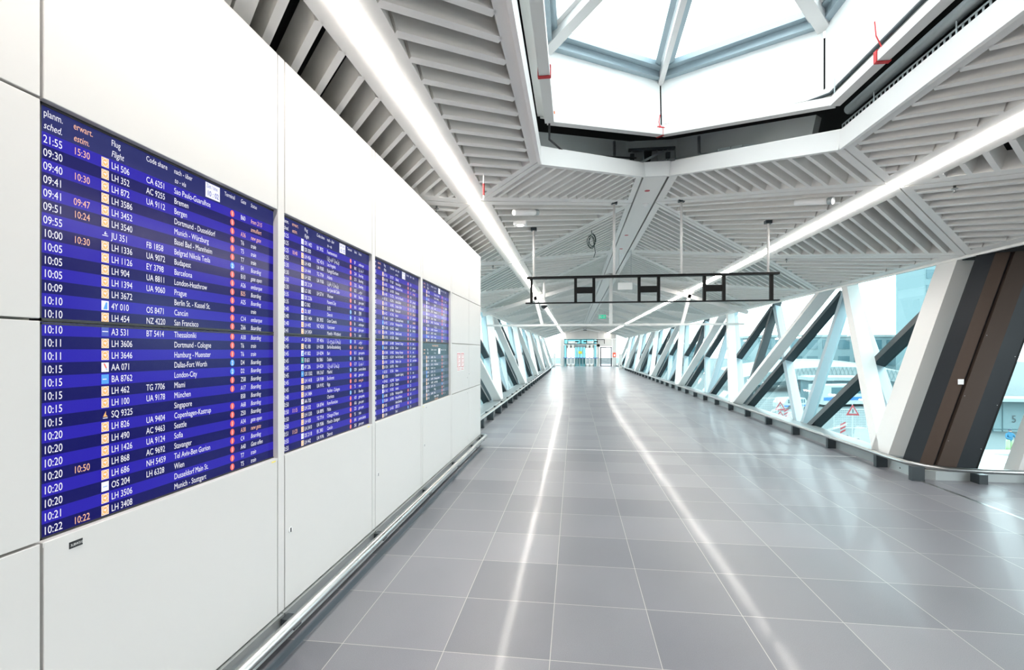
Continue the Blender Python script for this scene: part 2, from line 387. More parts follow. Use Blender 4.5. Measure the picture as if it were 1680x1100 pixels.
LO2 = [('10:45', '', 'J', 'GF 016', 'XY 4016', '\u0627\u0644\u0628\u062d\u0631\u064a\u0646 \u0627\u0644\u062f\u0648\u0644\u064a', 2, 'D5', '\u0635\u0639\u0648\u062f'), ('10:45', '', 'L', 'VL 180', 'LH 4208', 'Berlin-Brandenburg', 1, '*A13', '*new gate'),
 ('10:45', '', 'Y', '4Y 802', 'LH 4294', 'Bari', 1, 'B13', 'gate aperto'), ('10:45', '', 'T', 'EI 651', 'B6 5861', 'Dublin', 2, 'E1', 'Boarding'),
 ('10:45', '', 'Y', '4Y 206', 'LH 4324', '\u0627\u0644\u063a\u0631\u062f\u0642\u0629 \u0627\u0644\u062f\u0648\u0644\u064a', 1, 'C17', '\u0627\u0644\u0628\u0648\u0627\u0628\u0629'), ('10:45', '', 'B', 'UX 1502', 'VN 3167', 'Madrid', 2, 'D24', 'puerta abierta'),
 ('10:45', '', 'L', 'LH 1418', 'UA 9184', 'Bucharest', 1, 'A60', 'gate open'), ('10:45', '', 'L', 'LH 890', 'UA 9192', 'Riga', 1, '*A28', '*new gate'),
 ('10:48', '', 'L', 'LH 3484', '', 'Aachen - Cologne', 1, 'T5', 'train'), ('10:50', '', 'P', 'AA 705', '', 'Charlotte', 2, 'D1', 'Boarding'),
 ('10:50', '11:15', 'L', 'LH 232', 'UA 8744', 'Rom-Fiumicino', 1, 'A20', 'gate aperta'), ('10:50', '', 'L', 'LH 1330', 'UA 8895', 'Malta', 1, 'A56', 'gate open'),
 ('10:50', '', 'L', 'LH 430', 'TG 7714', "Chicago-O'Hare", 1, 'Z25', 'gate open'), ('10:51', '11:23', 'L', 'LH 3410', 'UA 9586', 'Munich - Stuttgart', 1, 'T5', 'train'),
 ('10:55', '', 'W', 'DE 2118', 'EK 3901', 'Canc\u00fan', 1, 'B45', 'puerta abierta'), ('10:55', '', 'L', 'LH 442', 'UA 9196', 'Detroit', 1, 'Z62', 'gate open')]
UP3 = [('10:55', '', 'L', 'LH 116', 'OS 7217', 'Salzburg', 1, 'B2b', ''), ('10:55', '', 'L', 'LH 1174', 'TP 1187', 'Valencia/Algier', 1, 'A1', 'gate open'),
 ('11:00', '', 'L', 'LH 802', 'UA 8808', 'Stockholm-Arlanda', 1, '*A2', '*new gate'), ('11:00', '', 'L', 'LH 1132', 'UA 9370', 'Barcelona', 1, 'A36', ''),
 ('11:00', '', 'L', 'LH 400', 'TG 7720', 'New York (Newark)', 1, 'Z25', 'gate open'), ('11:00', '', 'J', 'XY 352', 'RL 2916', 'Istanbul-Sabiha', 1, 'B1', 'Boarding'),
 ('11:02', '', 'L', 'LH 370', 'UA 8472', 'Dresden - Berlin', 1, 'T5', 'train'), ('11:05', '', 'L', 'LH 572', 'SA 7468', 'Mauritius-Intl', 1, '*B20', '*new gate'),
 ('11:05', '', 'L', 'LH 422', 'AC 9182', 'Boston', 1, 'Z17', 'gate open'), ('11:05', '', 'A', 'SK 1640', 'LH 8571', 'Copenhagen-Kastrup', 2, '', '*cancelled'),
 ('11:05', '', 'B', 'UA 932', 'LH 7614', 'Washington-Dulles', 1, 'Z21', 'gate open'), ('11:05', '', 'D', 'TK 1588', 'LH 6132', 'Istanbul', 1, 'B8', 'Boarding'),
 ('11:15', '11:25', 'L', 'LH 980', 'UA 9754', 'Dublin-Connolly', 1, 'A5', ''), ('11:15', '', 'L', 'LH 1196', 'UA 9238', 'Bologna', 1, '*A22', '*new gate')]
LO3 = [('11:20', '', 'L', 'LH 3600', 'UA 1800', 'Dortmund - Cologne', 1, 'T5', 'train'), ('11:20', '', 'B', 'UA 181', 'LH 7568', 'Denver', 1, 'Z11', 'gate open'),
 ('11:20', '', 'L', 'LH 2048', 'UA 9632', 'Hamburg - Muenster', 1, 'T6', 'train'), ('11:25', '', 'W', 'SQ 2515', 'AC 8519', 'New York (Kennedy)', 1, 'B42', 'gate open'),
 ('11:25', '', 'L', 'LH 540', 'LO 4528', 'Madeira - Lajes', 1, 'B22', 'puerta abierta'), ('11:25', '', 'L', 'LH 1254', 'UA 9773', 'Vilnius', 1, 'A30', ''),
 ('11:28', '', 'A', 'AZ 423', 'VZ 3421', 'Athens', 1, 'A33', ''), ('11:32', '', 'L', 'LH 3558', '', 'Dusseldorf - Siegburg', 1, 'T5', 'train'),
 ('11:35', '', 'J', 'EW 425', 'HQ 5960', 'Singapore', 1, 'B6', 'gate open'), ('11:35', '', 'W', 'UA 2371', 'LH 7253', 'Brussels', 1, 'A27', ''),
 ('11:40', '', 'W', 'AY 1412', 'VY 5392', 'Helsinki', 2, 'E21', ''), ('11:40', '', 'B', 'UA 988', 'LH 7586', 'Washington-Dulles', 1, 'Z20', 'gate open'),
 ('11:40', '', 'B', 'TG 8384', 'LH 9700', 'Palma de Mallorca', 1, 'A21', ''), ('11:45', '', 'L', 'VF 733', '', 'Ankara Esenboga', 2, 'D6', ''),
 ('11:45', '', 'W', 'AC 836', 'LH 6762', '\u9996\u723e-\u4ec1\u5ddd', 1, 'B13', ''), ('11:45', '', 'L', 'EI 1904', '', 'Seoul', 2, 'D4', '')]
UP4 = [('11:45', '', 'L', 'LH 3508', '', 'Dortmund - Dusseldorf', 1, 'T5', 'train'), ('11:49', '', 'L', 'LH 3458', '', 'Munich - Nurnberg', 1, 'T6', 'train'),
 ('11:50', '', 'B', 'LG 9302', '', 'Luxemburg', 1, 'A20', ''), ('11:50', '', 'W', 'OU 412', '', 'Zagreb', 1, 'B4', 'gate open'),
 ('11:55', '12:05', 'W', 'LX 1074', 'LH 5742', 'Zurich', 1, 'A13', ''), ('11:55', '', 'W', 'KL 1766', 'DL 9431', 'Amsterdam', 1, 'A42', ''),
 ('12:00', '', 'W', 'AF 1119', '', 'Heraklion', 2, 'D3', ''), ('12:05', '', 'W', 'DE 1570', 'LH 4536', 'Mailand', 1, 'A7', ''),
 ('12:10', '12:20', 'L', 'LH 756', 'AI 8760', 'Mumbai-Chhatrapati', 1, 'T9', 'train'), ('12:10', '', 'J', 'GF 018', '', '\u0627\u0644\u0628\u062d\u0631\u064a\u0646', 2, 'E', ''),
 ('12:15', '', 'L', 'LH 276', 'UA 9090', 'Mailand-Linate', 1, 'A1', ''), ('12:15', '', 'L', 'LH 1152', 'UA 9172', 'Lissabon', 1, 'A8', ''),
 ('12:20', '', 'B', 'UA 906', 'LH 7692', 'Newark', 1, 'Z1', ''), ('12:20', '', 'L', 'LH 1092', 'UA 9012', 'Marseille', 1, 'A4', '')]
LO4 = [('10:15', '', 'L', 'LH 230', 'UA 8892', 'Rome', 1, 'A2', ''), ('10:20', '', 'L', 'LH 332', 'UA 9142', 'Venedig', 1, 'A5', ''),
 ('10:20', '', 'W', 'OS 124', 'LH 6316', 'Wien-Schwechat', 1, 'A7', ''), ('10:25', '', 'L', 'LH 728', 'NH 4146', 'Lyon', 1, 'A9', ''),
 ('10:30', '', 'B', 'UA 46', 'LH 7614', 'IAD', 2, 'D2', ''), ('10:32', '', 'B', 'UA 47', 'LH 7653', 'Oslo', 1, 'A3', ''),
 ('10:35', '', 'L', 'LH 960', 'UA 9070', 'Gothenburg-Landvetter', 1, 'A1', ''), ('10:35', '', 'L', 'LH 842', 'UA 8892', 'Linz-Horsching', 1, 'B2', ''),
 ('10:38', '', 'D', 'TK 1592', 'LH 5918', 'Bern', 2, 'E5', ''), ('10:42', '', 'W', 'CA 962', '', 'Peking', 1, 'B7', ''),
 ('10:45', '', 'L', 'LH 1236', 'UA 9308', 'Basel', 1, 'A8', ''), ('10:48', '', 'L', 'LH 3412', '', 'Stuttgart - Siegburg', 1, 'T5', 'tr')]
PITCH = 0.0438
def icon(mb, kind, y, z):
    x = DX + 0.0012; w, h = 0.028, 0.0345
    def r(a0, a1, b0, b1, mi, lift=0.0003):
        mb.add([(x + lift, y + a0 * w, z + b0 * h), (x + lift, y + a1 * w, z + b0 * h), (x + lift, y + a1 * w, z + b1 * h), (x + lift, y + a0 * w, z + b1 * h)], [(0, 1, 2, 3)], mi + 3)
    def poly(pts, mi, lift=0.0006):
        mb.add([(x + lift, y + a * w, z + bb * h) for a, bb in pts], [tuple(range(len(pts)))], mi + 3)
    def ring(cx_, cy_, r0, r1, mi):
        n = 20
        for k in range(n):
            t0, t1 = 2 * math.pi * k / n, 2 * math.pi * (k + 1) / n
            poly([(cx_ + r0 * math.cos(t0), cy_ + r0 * math.sin(t0)), (cx_ + r1 * math.cos(t0), cy_ + r1 * math.sin(t0)), (cx_ + r1 * math.cos(t1), cy_ + r1 * math.sin(t1)), (cx_ + r0 * math.cos(t1), cy_ + r0 * math.sin(t1))], mi)
    if kind == 'L':
        r(0, 1, 0, 1, 1)
        ring(.5, .5, .36, .42, 0)
        poly([(.2, .55), (.34, .5), (.5, .44), (.62, .3), (.6, .5), (.82, .66), (.56, .6), (.4, .62)], 0)
        for e in ((0, 1, 0, .04), (0, 1, .96, 1), (0, .05, 0, 1), (.95, 1, 0, 1)): r(*e, 0, 0.0006)
    elif kind == 'Y': r(0, 1, 0, 1, 0); poly([(.25, .1), (.8, .1), (.8, .85), (.6, .85)], 2)
    elif kind == 'J': poly([(.1, .3), (.9, .3), (.9, .38), (.1, .38)], 0); poly([(.35, .5), (.5, .78), (.6, .78), (.55, .6), (.85, .55), (.5, .46)], 0)
    elif kind == 'A': r(0, 1, 0, 1, 3); r(.1, .9, .45, .55, 0, .0006)
    elif kind == 'P': r(0, 1, 0, 1, 0); poly([(.25, .9), (.45, .9), (.75, .4), (.55, .4)], 4); poly([(.55, .35), (.7, .4), (.8, .1)], 2)
    elif kind == 'B': r(0, 1, 0, 1, 2); r(.15, .7, .45, .55, 0, .0006)
    elif kind == 'S': poly([(.2, .3), (.85, .3), (.6, .5), (.6, .9), (.4, .6)], 1); r(.2, .85, .12, .2, 0)
    elif kind == 'T': r(0, 1, 0, 1, 5); poly([(.3, .3), (.7, .35), (.5, .8)], 1)
    elif kind == 'D': r(0, 1, 0, 1, 0); poly([(.2, .2), (.8, .2), (.5, .8)], 4)
    else: r(0, 1, 0, 1, 0); r(.2, .8, .45, .52, 2, .0006)

def display(k, upper, data, teal=False):
    off = PER * k
    y0, y1 = 1.350 + off, 2.592 + off
    z0, z1 = (1.797, 2.53) if upper else (1.084, 1.791)
    col = ('nearest to the camera', 'second from the camera', 'third from the camera', 'farthest from the camera')[k]
    ro = 'upper' if upper else 'lower'
    t = thing('flight_display', (DX, (y0 + y1) / 2, z0),
              f'{ro} flight board of the column {col}, first row {data[0][3]}', 'flight display', 'flight displays on the white wall')
    # housing with thin bezel
    bz = MB().box(-1.747, DX - 0.001, y0, y1, z0, z1)
    tb = .034 if upper else .006
    for e in ((y0, y1, z0, z0 + .009), (y0, y1, z1 - tb, z1), (y0, y0 + .006, z0, z1), (y1 - .012, y1, z0, z1)):
        bz.box(DX - 0.001, DX + 0.0025, *e)
    bz.build('bezel', M['blackp'], t)
    scr = MB(); x = DX
    def q(za, zb, mi): scr.add([(x, y0 + .004, za), (x, y1 - .010, za), (x, y1 - .010, zb), (x, y0 + .004, zb)], [(0, 1, 2, 3)], mi)
    if upper: zf = 2.391
    else: zf = 1.770
    if teal: zf = 1.620
    n = len(data)
    bright = lambda i: (i % 2 == 0)
    q(z0 + .004, zf - (n - 1) * PITCH - PITCH / 2, 1 if not upper else 1)
    for i in range(n):
        za = zf - i * PITCH - PITCH / 2
        q(za, za + PITCH, 0 if bright(i) else 1)
    q(zf + PITCH / 2, z1 - .004, 2)
    ms = [M['row_ta'], M['row_tb'], M['row_tb']] if teal else [M['row_a'], M['row_b'], M['row_h']]
    ms += [M[n_] for n_ in ('t_white', 'i_yellow', 'i_blue', 'i_navy', 'i_red', 'i_teal', 't_orange')]
    wt, ot = [], []
    xd, ud = (0, 1, 0), (0, 0, 1)
    def put(s, y, z, size=0.0355, it=False, sx=0.70, bold=0.0):
        if not s: return
        dst = wt
        if s[0] == '*': s = s[1:]; dst = ot
        dst.append(text(s, size, (x + .0012, y + off, z - size * 0.36), xd, ud, sx, 0.22 if it else 0, bold))
    if upper or teal:
        hz = 2.476 if upper else 1.712
        put('planm.', 1.362, hz, 0.033); put('sched.', 1.362, hz - .040, 0.033, True)
        put('*erwart.', 1.457, hz, 0.033); put('*estim.', 1.457, hz - .040, 0.033, True)
        put('Flug', 1.594, hz, 0.033); put('Flight', 1.594, hz - .040, 0.033, True)
        put('Code share', 1.742, hz, 0.031)
        put('nach - \u00fcber', 1.879, hz, 0.031); put('to - via', 1.881, hz - .040, 0.031, True)
        put('Terminal', 2.182, hz, 0.029); put('Gate', 2.298, hz, 0.029, True); put('Status', 2.376, hz, 0.029, True)
    if teal:
        put('*Beginn der Anzeige vom Tage', 1.80, 1.762, 0.03); put('*Ende der Anzeige', 1.90, 1.103, 0.03)
    for i, (sch, est, ic, fl_, code, dest, term, gate, stat) in enumerate(data):
        z = zf - i * PITCH
        put(sch, 1.361, z, 0.037, sx=.74); put('*' + est if est else '', 1.457, z, 0.035, sx=.74)
        put(fl_, 1.594, z); put(code, 1.742, z); put(dest, 1.879, z); put(gate, 2.298, z, 0.033); put(stat, 2.376, z, 0.033, True)
    text_into(scr, wt, 3)
    text_into(scr, ot, 9)
    bn = []
    for i, rr in enumerate(data):
        z = zf - i * PITCH
        icon(scr, rr[2], 1.556 + off, z - 0.0172)
        if rr[6]:
            scr.disc((x + .0006, 2.237 + off, z), (1, 0, 0), 0.0165, 0.0004, 20, 7 if rr[6] == 1 else 5, 0.88)
            bn.append(text(str(rr[6]), 0.028, (x + .0018, 2.2365 + off, z - .0100), xd, ud, 0.8, 0, .0008, 'CENTER'))
    text_into(scr, bn, 3)
    if upper or teal:
        hz = 2.455 if upper else 1.692
        scr.add([(x + .001, 2.058 + off, hz - .034), (x + .001, 2.150 + off, hz - .034), (x + .001, 2.150 + off, hz + .036), (x + .001, 2.058 + off, hz + .036)], [(0, 1, 2, 3)], 3)
        text_into(scr, [text('Zeit / time', 0.026, (x + .0022, 2.064 + off, hz + .012), xd, ud, .62), text('10 : 02', 0.035, (x + .0022, 2.066 + off, hz - .025), xd, ud, .78, 0, .0004)], 6)
    scr.build('screen', ms, t)
for k, (u, l) in enumerate(((UP1, LO1), (UP2, LO2), (UP3, LO3), (UP4, LO4))):
    display(k, True, u)
    display(k, False, l, teal=(k == 3))

# ================================================================== CEILING
ce = struct(empty('ceiling'))
US, ULI, ULO, UW = 0.19, 2.38, 2.495, 4.28
def Pt(side, u, y): return V((C + side * u, y, ZR - SL * u))
def up_n(side): return V((side * SL, 0, 1)).normalized()
def inset(poly, d):
    n = len(poly); out = []
    area = sum(poly[i][0] * poly[(i + 1) % n][1] - poly[(i + 1) % n][0] * poly[i][1] for i in range(n))
    sg = 1 if area > 0 else -1
    for i in range(n):
        p0, p1, p2 = V(poly[i - 1]), V(poly[i]), V(poly[(i + 1) % n])
        e1 = (p1 - p0).normalized(); e2 = (p2 - p1).normalized()
        n1 = V((-e1.y, e1.x)) * sg; n2 = V((-e2.y, e2.x)) * sg
        dn = 1 + n1.dot(n2)
        out.append(p1 + (n1 + n2) * (d / max(dn, 0.05)))
    return out
def louvre(side, poly, sdir, pitch=0.185, border=0.105, h=0.20, gap_at=None):
    o2 = inset(poly, 0.008); i2 = inset(poly, border)
    nrm = up_n(side); n = len(poly)
    P = lambda p: Pt(side, p[0], p[1])
    fr = MB()
    for k in range(n):
        a = [P(o2[k]), P(o2[(k + 1) % n]), P(i2[(k + 1) % n]), P(i2[k])]
        fr.prism(a, nrm * h)
    fo = fr.build('louvre_panel', M['ceil'], ce)
    d = V(sdir).normalized(); m = V((-d.y, d.x))
    ts = [p.dot(m) for p in i2]; t0, t1 = min(ts), max(ts)
    cnt = max(1, int((t1 - t0) / pitch)); st = (t1 - t0) / cnt
    sl = MB(); wd = 0.026
    for j in range(cnt):
        t = t0 + st * (j + 0.5)
        hit = []
        for k in range(n):
            a, bb = i2[k], i2[(k + 1) % n]
            ta, tb = a.dot(m) - t, bb.dot(m) - t
            if ta * tb < 0: hit.append(a + (bb - a) * (ta / (ta - tb)))
        if len(hit) == 2 and (hit[0] - hit[1]).length > 0.06:
            a, bb = hit
            quad = [P(a - m * wd), P(bb - m * wd), P(bb + m * wd), P(a + m * wd)]
            sl.prism(quad, nrm * (h - 0.01))
    if sl.v: sl.build('slats', M['ceil'], fo)
    return fo
PL = 4.15
def Sk(k): return 4.43 + PL * k
def Lk(k): return 1.90 + PL * k
def Wk(k): return 3.40 + PL * k
# direction of ribs
dSL = lambda k, j: (ULI - US, Lk(j) - Sk(k))
hexc = 1.58
yA = Sk(0) + (Lk(1) - Sk(0)) * (hexc - US) / (ULI - US)
yB = Sk(0) + (Lk(0) - Sk(0)) * (hexc - US) / (ULI - US)
YV, YN = 7.20, 1.05
for side in (-1, 1):
    for k in range(-2, 12):
        A = [(US, Sk(k)), (ULI, Lk(k)), (ULI, Lk(k + 1))]
        B = [(US, Sk(k)), (ULI, Lk(k + 1)), (US, Sk(k + 1))]
        if k == 0:
            A = [(hexc, yB), (ULI, Lk(0)), (ULI, Lk(1)), (hexc, yA)]
            B = [(hexc, yA), (ULI, Lk(1)), (US, Sk(1)), (US, YV)]
        if k == -1:
            B = [(US, Sk(-1)), (ULI, Lk(0)), (hexc, yB), (US, YN)]
        pa = 0.17 if k == 0 else 0.2
        louvre(side, A, dSL(k, k), pa)
        louvre(side, B, dSL(k, k + 1), 0.185)
        Cc = [(ULO, Lk(k)), (UW, Wk(k)), (ULO, Lk(k + 1))]
        D = [(ULO, Lk(k + 1)), (UW, Wk(k)), (UW, Wk(k + 1))]
        dl = (UW - ULO, Wk(k) - Lk(k))
        dd = (UW - ULO, Wk(k) - Lk(k + 1))
        louvre(side, Cc, dl, 0.2)
        louvre(side, D, dd, 0.2)
# spine strip along the ridge, from the skylight to the end wall
sp = MB()
sp.prism([(C - .17, YV + .02, ZR - .055), (C + .17, YV + .02, ZR - .055), (C + .17, Y_END, ZR - .055), (C - .17, Y_END, ZR - .055)], (0, 0, .1))
spo = sp.build('spine_strip', M['ceil'], ce)
fas = MB()
fas.box(C - .19, C + .19, YV - .0, YV + .05, ZR - .09, ZR + .12)
# fascia around the hexagonal skylight opening
for side in (-1, 1):
    hp = [(US, YV), (hexc, yA), (hexc, yB), (US, YN)]
    for a, bb in zip(hp[:-1], hp[1:]):
        p, qq = Pt(side, *a), Pt(side, *bb)
        fas.beam(p + V((0, 0, .06)), qq + V((0, 0, .06)), 0.035, 0.20)
fas.box(C - .19, C + .19, YN - .05, YN, ZR - .09, ZR + .12)
fas.build('opening_fascia', M['white'], ce)
# eaves trim and roof deck
for side in (-1, 1):
    e = MB()
    p, qq = Pt(side, UW + .03, -4), Pt(side, UW + .03, 53.3)
    e.beam(p + V((0, 0, .05)), qq + V((0, 0, .05)), 0.05, 0.14)
    e.build('eaves_trim', M['ceil'], ce)
    d = MB(); H1 = 1.25
    def R(u, y): return Pt(side, u, y) + V((0, 0, H1))
    d.add([R(0, -4), R(5, -4), R(5, 1.30), R(0, 1.30)], [(0, 1, 2, 3)])
    d.add([R(0, 6.95), R(5, 6.95), R(5, 54), R(0, 54)], [(0, 1, 2, 3)])
    d.add([R(0, 6.95), R(1.52, 5.66), R(5, 5.66), R(5, 6.95)], [(0, 1, 2, 3)])
    d.add([R(1.52, 5.66), R(1.52, 2.60), R(5, 2.60), R(5, 5.66)], [(0, 1, 2, 3)])
    d.add([R(0, 1.30), R(1.52, 2.60), R(5, 2.60), R(5, 1.30)], [(0, 1, 2, 3)])
    d.add([R(UW + .02, -4), R(UW + .02, 54), Pt(side, UW + .02, 54), Pt(side, UW + .02, -4)], [(0, 1, 2, 3)])
    d.build('roof_deck', M['plenum'], ce)

# ================================================================== LINEAR LIGHTS
for side, nm in ((-1, 'left'), (1, 'right')):
    lab = ('long linear ceiling light running above the flight displays' if side < 0 else 'long linear ceiling light running along the glazed side of the corridor')
    t = thing('linear_ceiling_light', Pt(side, 2.437, 24), lab, 'ceiling light', 'linear ceiling lights')
    nrm = up_n(side)
    def strip(u0, u1, lift, th):
        return [Pt(side, u0, -4) + nrm * lift, Pt(side, u1, -4) + nrm * lift, Pt(side, u1, Y_END - .1) + nrm * lift, Pt(side, u0, Y_END - .1) + nrm * lift], nrm * th
    h = MB()
    for u0, u1 in ((2.372, 2.386), (2.489, 2.503)):
        h.prism(*strip(u0, u1, 0.004, 0.12))
    h.prism(*strip(2.372, 2.503, 0.10, 0.02))
    h.build('channel', M['trim'], t)
    MB().prism(*strip(2.397, 2.478, -0.011, 0.09)).build('diffuser', M['lampw'], t)

# ================================================================== SKYLIGHT
w1 = struct(empty('window_1', (C, 4.13, 5.4)))
def hexpts(uc, yv, y1, y2, yn, zc_, zv):
    return [V((C, yv, zv)), V((C + uc, y1, zc_)), V((C + uc, y2, zc_)), V((C, yn, zv)), V((C - uc, y2, zc_)), V((C - uc, y1, zc_))]
lo = hexpts(1.49, 6.88, 5.60, 2.66, 1.38, 4.52, 4.82)
hi = hexpts(1.52, 6.95, 5.66, 2.60, 1.30, 5.30, 5.52)
sh = MB()
ctr = V((C, 4.13, 0))
for i in range(6):
    j = (i + 1) % 6
    gap = (lo[j] - lo[i]).normalized() * 0.012
    sh.prism([lo[i] + gap, lo[j] - gap, hi[j] - gap, hi[i] + gap], ((lo[i] + lo[j]) / 2 - ctr).normalized().to_2d().to_3d() * 0.05)
sh.build('lining', M['shaft'], w1)
# lower return edge of the lining
rt = MB()
for i in range(6):
    j = (i + 1) % 6
    oc = lambda p: V((ctr.x + (p.x - ctr.x) * 1.04, ctr.y + (p.y - ctr.y) * 1.025, p.z - .045))
    rt.beam(oc(lo[i]), oc(lo[j]), 0.13, 0.08)
rt.build('lining_edge', M['ceil'], w1)
apex = V((C, 4.13, 5.78))
fr = MB()
for i in range(6):
    j = (i + 1) % 6
    a, bb = hi[i] + V((0, 0, -.02)), hi[j] + V((0, 0, -.02))
    fr.beam(a + (ctr.to_2d().to_3d() + V((0, 0, a.z)) - a) * .02, bb + (ctr.to_2d().to_3d() + V((0, 0, bb.z)) - bb) * .02, 0.10, 0.12)
    e0 = a + (apex - a) * .065 + V((0, 0, .03)); e1 = bb + (apex - bb) * .065 + V((0, 0, .03))
    fr.beam(e0, e1, 0.09, 0.07)
fr.build('sash_frame', M['grey'], w1)
for i in range(6):
    side_f = MB()
    d = (apex - hi[i]).normalized(); r = d.cross(V((0, 0, 1))).normalized()
    for sgn in (-1, 1):
        side_f.beam(hi[i] + r * sgn * .085 + V((0, 0, .02)), apex + r * sgn * .085 + V((0, 0, .02)), 0.07, 0.10)
    side_f.build('rafter_sash', M['grey'] if i in (0, 3) else M['white'], w1)
    MB().beam(hi[i] + V((0, 0, -.05)), apex + V((0, 0, -.05)), 0.07 if i in (0, 3) else 0.13, 0.16).build('rafter', M['white'], w1)
pg = MB()
for i in range(6):
    j = (i + 1) % 6
    pg.add([hi[i] + V((0, 0, .06)), hi[j] + V((0, 0, .06)), apex + V((0, 0, .06))], [(0, 1, 2)])
pg.build('pane', M['sglass'], w1)

# suspended white ring below the skylight
rg = hexpts(1.46, 6.80, 5.22 + .12, 2.92, 1.46, 4.25, 4.67)
t = thing('suspended_ring_frame', (C, 4.13, 4.3), 'white six-sided ring frame hanging inside the skylight opening', 'frame')
for i in range(6):
    MB().beam(rg[i], rg[(i + 1) % 6], 0.10, 0.085).build('ring_bar', M['white'], t)
for i in range(6):
    MB().tube([rg[i] + V((0, 0, .04)), rg[i] + V((0, 0, .24))], 0.006, 6).build('hanger', M['galv'], t)
# straps tied round the ring
def strap(p, along, label, m=M['red'], tail=(0, 0, .18)):
    p = V(p); d = V(along).normalized(); r = d.cross(V((0, 0, 1))).normalized()
    mb = MB(); w, h = 0.057, 0.05
    loop = [p + r * w + V((0, 0, h)), p - r * w + V((0, 0, h)), p - r * w - V((0, 0, h)), p + r * w - V((0, 0, h)), p + r * w + V((0, 0, h))]
    for a, bb in zip(loop[:-1], loop[1:]): mb.beam(a, bb, 0.04, 0.008, up=(a + bb) / 2 - p)
    k = p + V((0, 0, h + .01))
    mb.lathe(k - V((0, 0, .02)), [(0.001, 0), (.022, .01), (.026, .025), (.015, .045), (.001, .05)], 8)
    mb.tube([k + V((0, 0, .01)), k + V(tail) * .5 + r * .02, k + V(tail)], 0.006, 6)
    mb.tube([k + V((0, 0, .01)), k + d * .05 + V((0, 0, .02)), k + d * .08 - V((0, 0, .03))], 0.006, 6)
    tag(mb.build('strap', m), label, 'strap', 'red straps on the ring frame')
strap(rg[5] * .62 + rg[4] * .38, rg[4] - rg[5], 'red strap tied round the left bar of the skylight ring frame')
strap(rg[0] + V((-.03, -.02, 0)), rg[5] - rg[0], 'red strap tied at the far corner of the skylight ring frame')
strap(rg[1] * .68 + rg[2] * .32, rg[2] - rg[1], 'red strap tied round the right bar of the skylight ring frame', tail=(-.05, .02, .26))
o_ = MB().box(C - 1.47, C - 1.40, 5.34, 5.37, 4.22, 4.34).build('tag_flag', M['orange'])
tag(o_, 'small orange tag hanging at the left corner of the skylight ring frame', 'tag')

# services in the open void round the skylight
ce_s = struct(empty('trim_1', (C, 4.13, 4.6)))     # steelwork of the void
sw = MB()
side = -1
sw.prism([Pt(side, 1.74, 0.5) + V((0, 0, .18)), Pt(side, 1.74, 7.9) + V((0, 0, .18)), Pt(side, 1.74, 7.9) + V((0, 0, .75)), Pt(side, 1.74, 0.5) + V((0, 0, .75))], (-.1, 0, 0))
sw.build('side_girder', M['plenumgrey'], ce_s)
for side in (-1, 1):
    a_, b_ = Pt(side, 1.75, 6.35) + V((0, 0, .62)), Pt(side, .12, 8.15) + V((0, 0, .66))
    MB().beam(a_, b_, .14, .30).build('cross_girder', M['plenumgrey'], ce_s)
    MB().beam(a_ + V((0, .45, -.02)), b_ + V((0, .45, -.02)), .05, .10).build('strut', M['galv'], ce_s)
MB().box(C - .45, C + .45, 7.75, 7.85, 4.86, 4.98).build('tie_plate', M['plenumgrey'], ce_s)
def pipe(name, path, r, label, m=M['galv'], group=None, cat='pipe', n=10):
    return tag(MB().tube(path, r, n).build(name, m, smooth=True), label, cat, group)
pipe('sprinkler_pipe', [(C - 1.45, 6.45, 4.22), (C - .62, 7.25, 4.50), (C - .60, 7.28, 4.54), (C - .60, 7.29, 4.80)], 0.022, 'thin grey sprinkler pipe in the dark void left of the ridge', group='sprinkler pipes')
pipe('sprinkler_pipe', [(C + 1.45, 6.55, 4.26), (C + .62, 7.25, 4.52), (C + .60, 7.27, 4.56), (C + .60, 7.28, 4.80)], 0.022, 'thin grey sprinkler pipe in the dark void right of the ridge', group='sprinkler pipes')
pipe('ventilation_pipe', [(C + 1.655, 1.2, 4.215), (C + 1.655, 5.45, 4.215)], 0.05, 'galvanised round pipe beside the right edge of the skylight opening', n=16)
pipe('conduit', [(C + 1.50, 1.6, 4.42), (C + 1.50, 5.5, 4.42), (C + 1.1, 6.2, 4.52)], 0.018, 'thin dark conduit along the right bar of the skylight ring frame', M['mull'])
pipe('cable', [(C - 1.46, 5.3, 4.25), (C - 1.47, 5.5, 4.1), (C - 1.3, 5.95, 4.12), (C - .9, 6.5, 4.28), (C - .3, 7.2, 4.5)], 0.012, 'black cable trailing through the void left of the skylight', M['blackp'])
# perforated cable tray
t = thing('cable_tray', (C + 1.85, 3.4, 4.05), 'perforated metal cable tray along the right edge of the skylight opening', 'cable tray')
for dx in (0, .10):
    m = MB()
    y = 1.2
    while y < 5.6:
        m.box(C + 1.66 + dx, C + 1.664 + dx, y, y + .02, 4.05, 4.12)
        y += .06
    m.box(C + 1.66 + dx, C + 1.664 + dx, 1.2, 5.6, 4.04, 4.055); m.box(C + 1.66 + dx, C + 1.664 + dx, 1.2, 5.6, 4.115, 4.13)
    m.build('side_rail', M['galv'], t)
for i in range(14): MB().box(C + 1.66, C + 1.764, 1.3 + .3 * i, 1.33 + .3 * i, 4.04, 4.05).build('rung', M['galv'], t)
for y in (2.0, 3.0, 4.0, 5.0): MB().tube([(C + 1.64, y, 3.95), (C + 1.64, y, 4.16)], .006, 6).build('threaded_rod', M['galv'], t)
# curved tray behind the ridge on the right
m = MB()
def ct(a): return V((C + .45 + 1.0 * a, 7.42 - .75 * a - .10 * math.sin(a * math.pi), 4.42 + .10 * math.sin(a * math.pi) - .12 * a))
for i in range(8): m.beam(ct(i / 8), ct((i + 1) / 8), .10, .05)
tag(m.build('curved_cable_tray', M['galv']), 'curved galvanised cable tray in the void right of the ridge', 'cable tray')
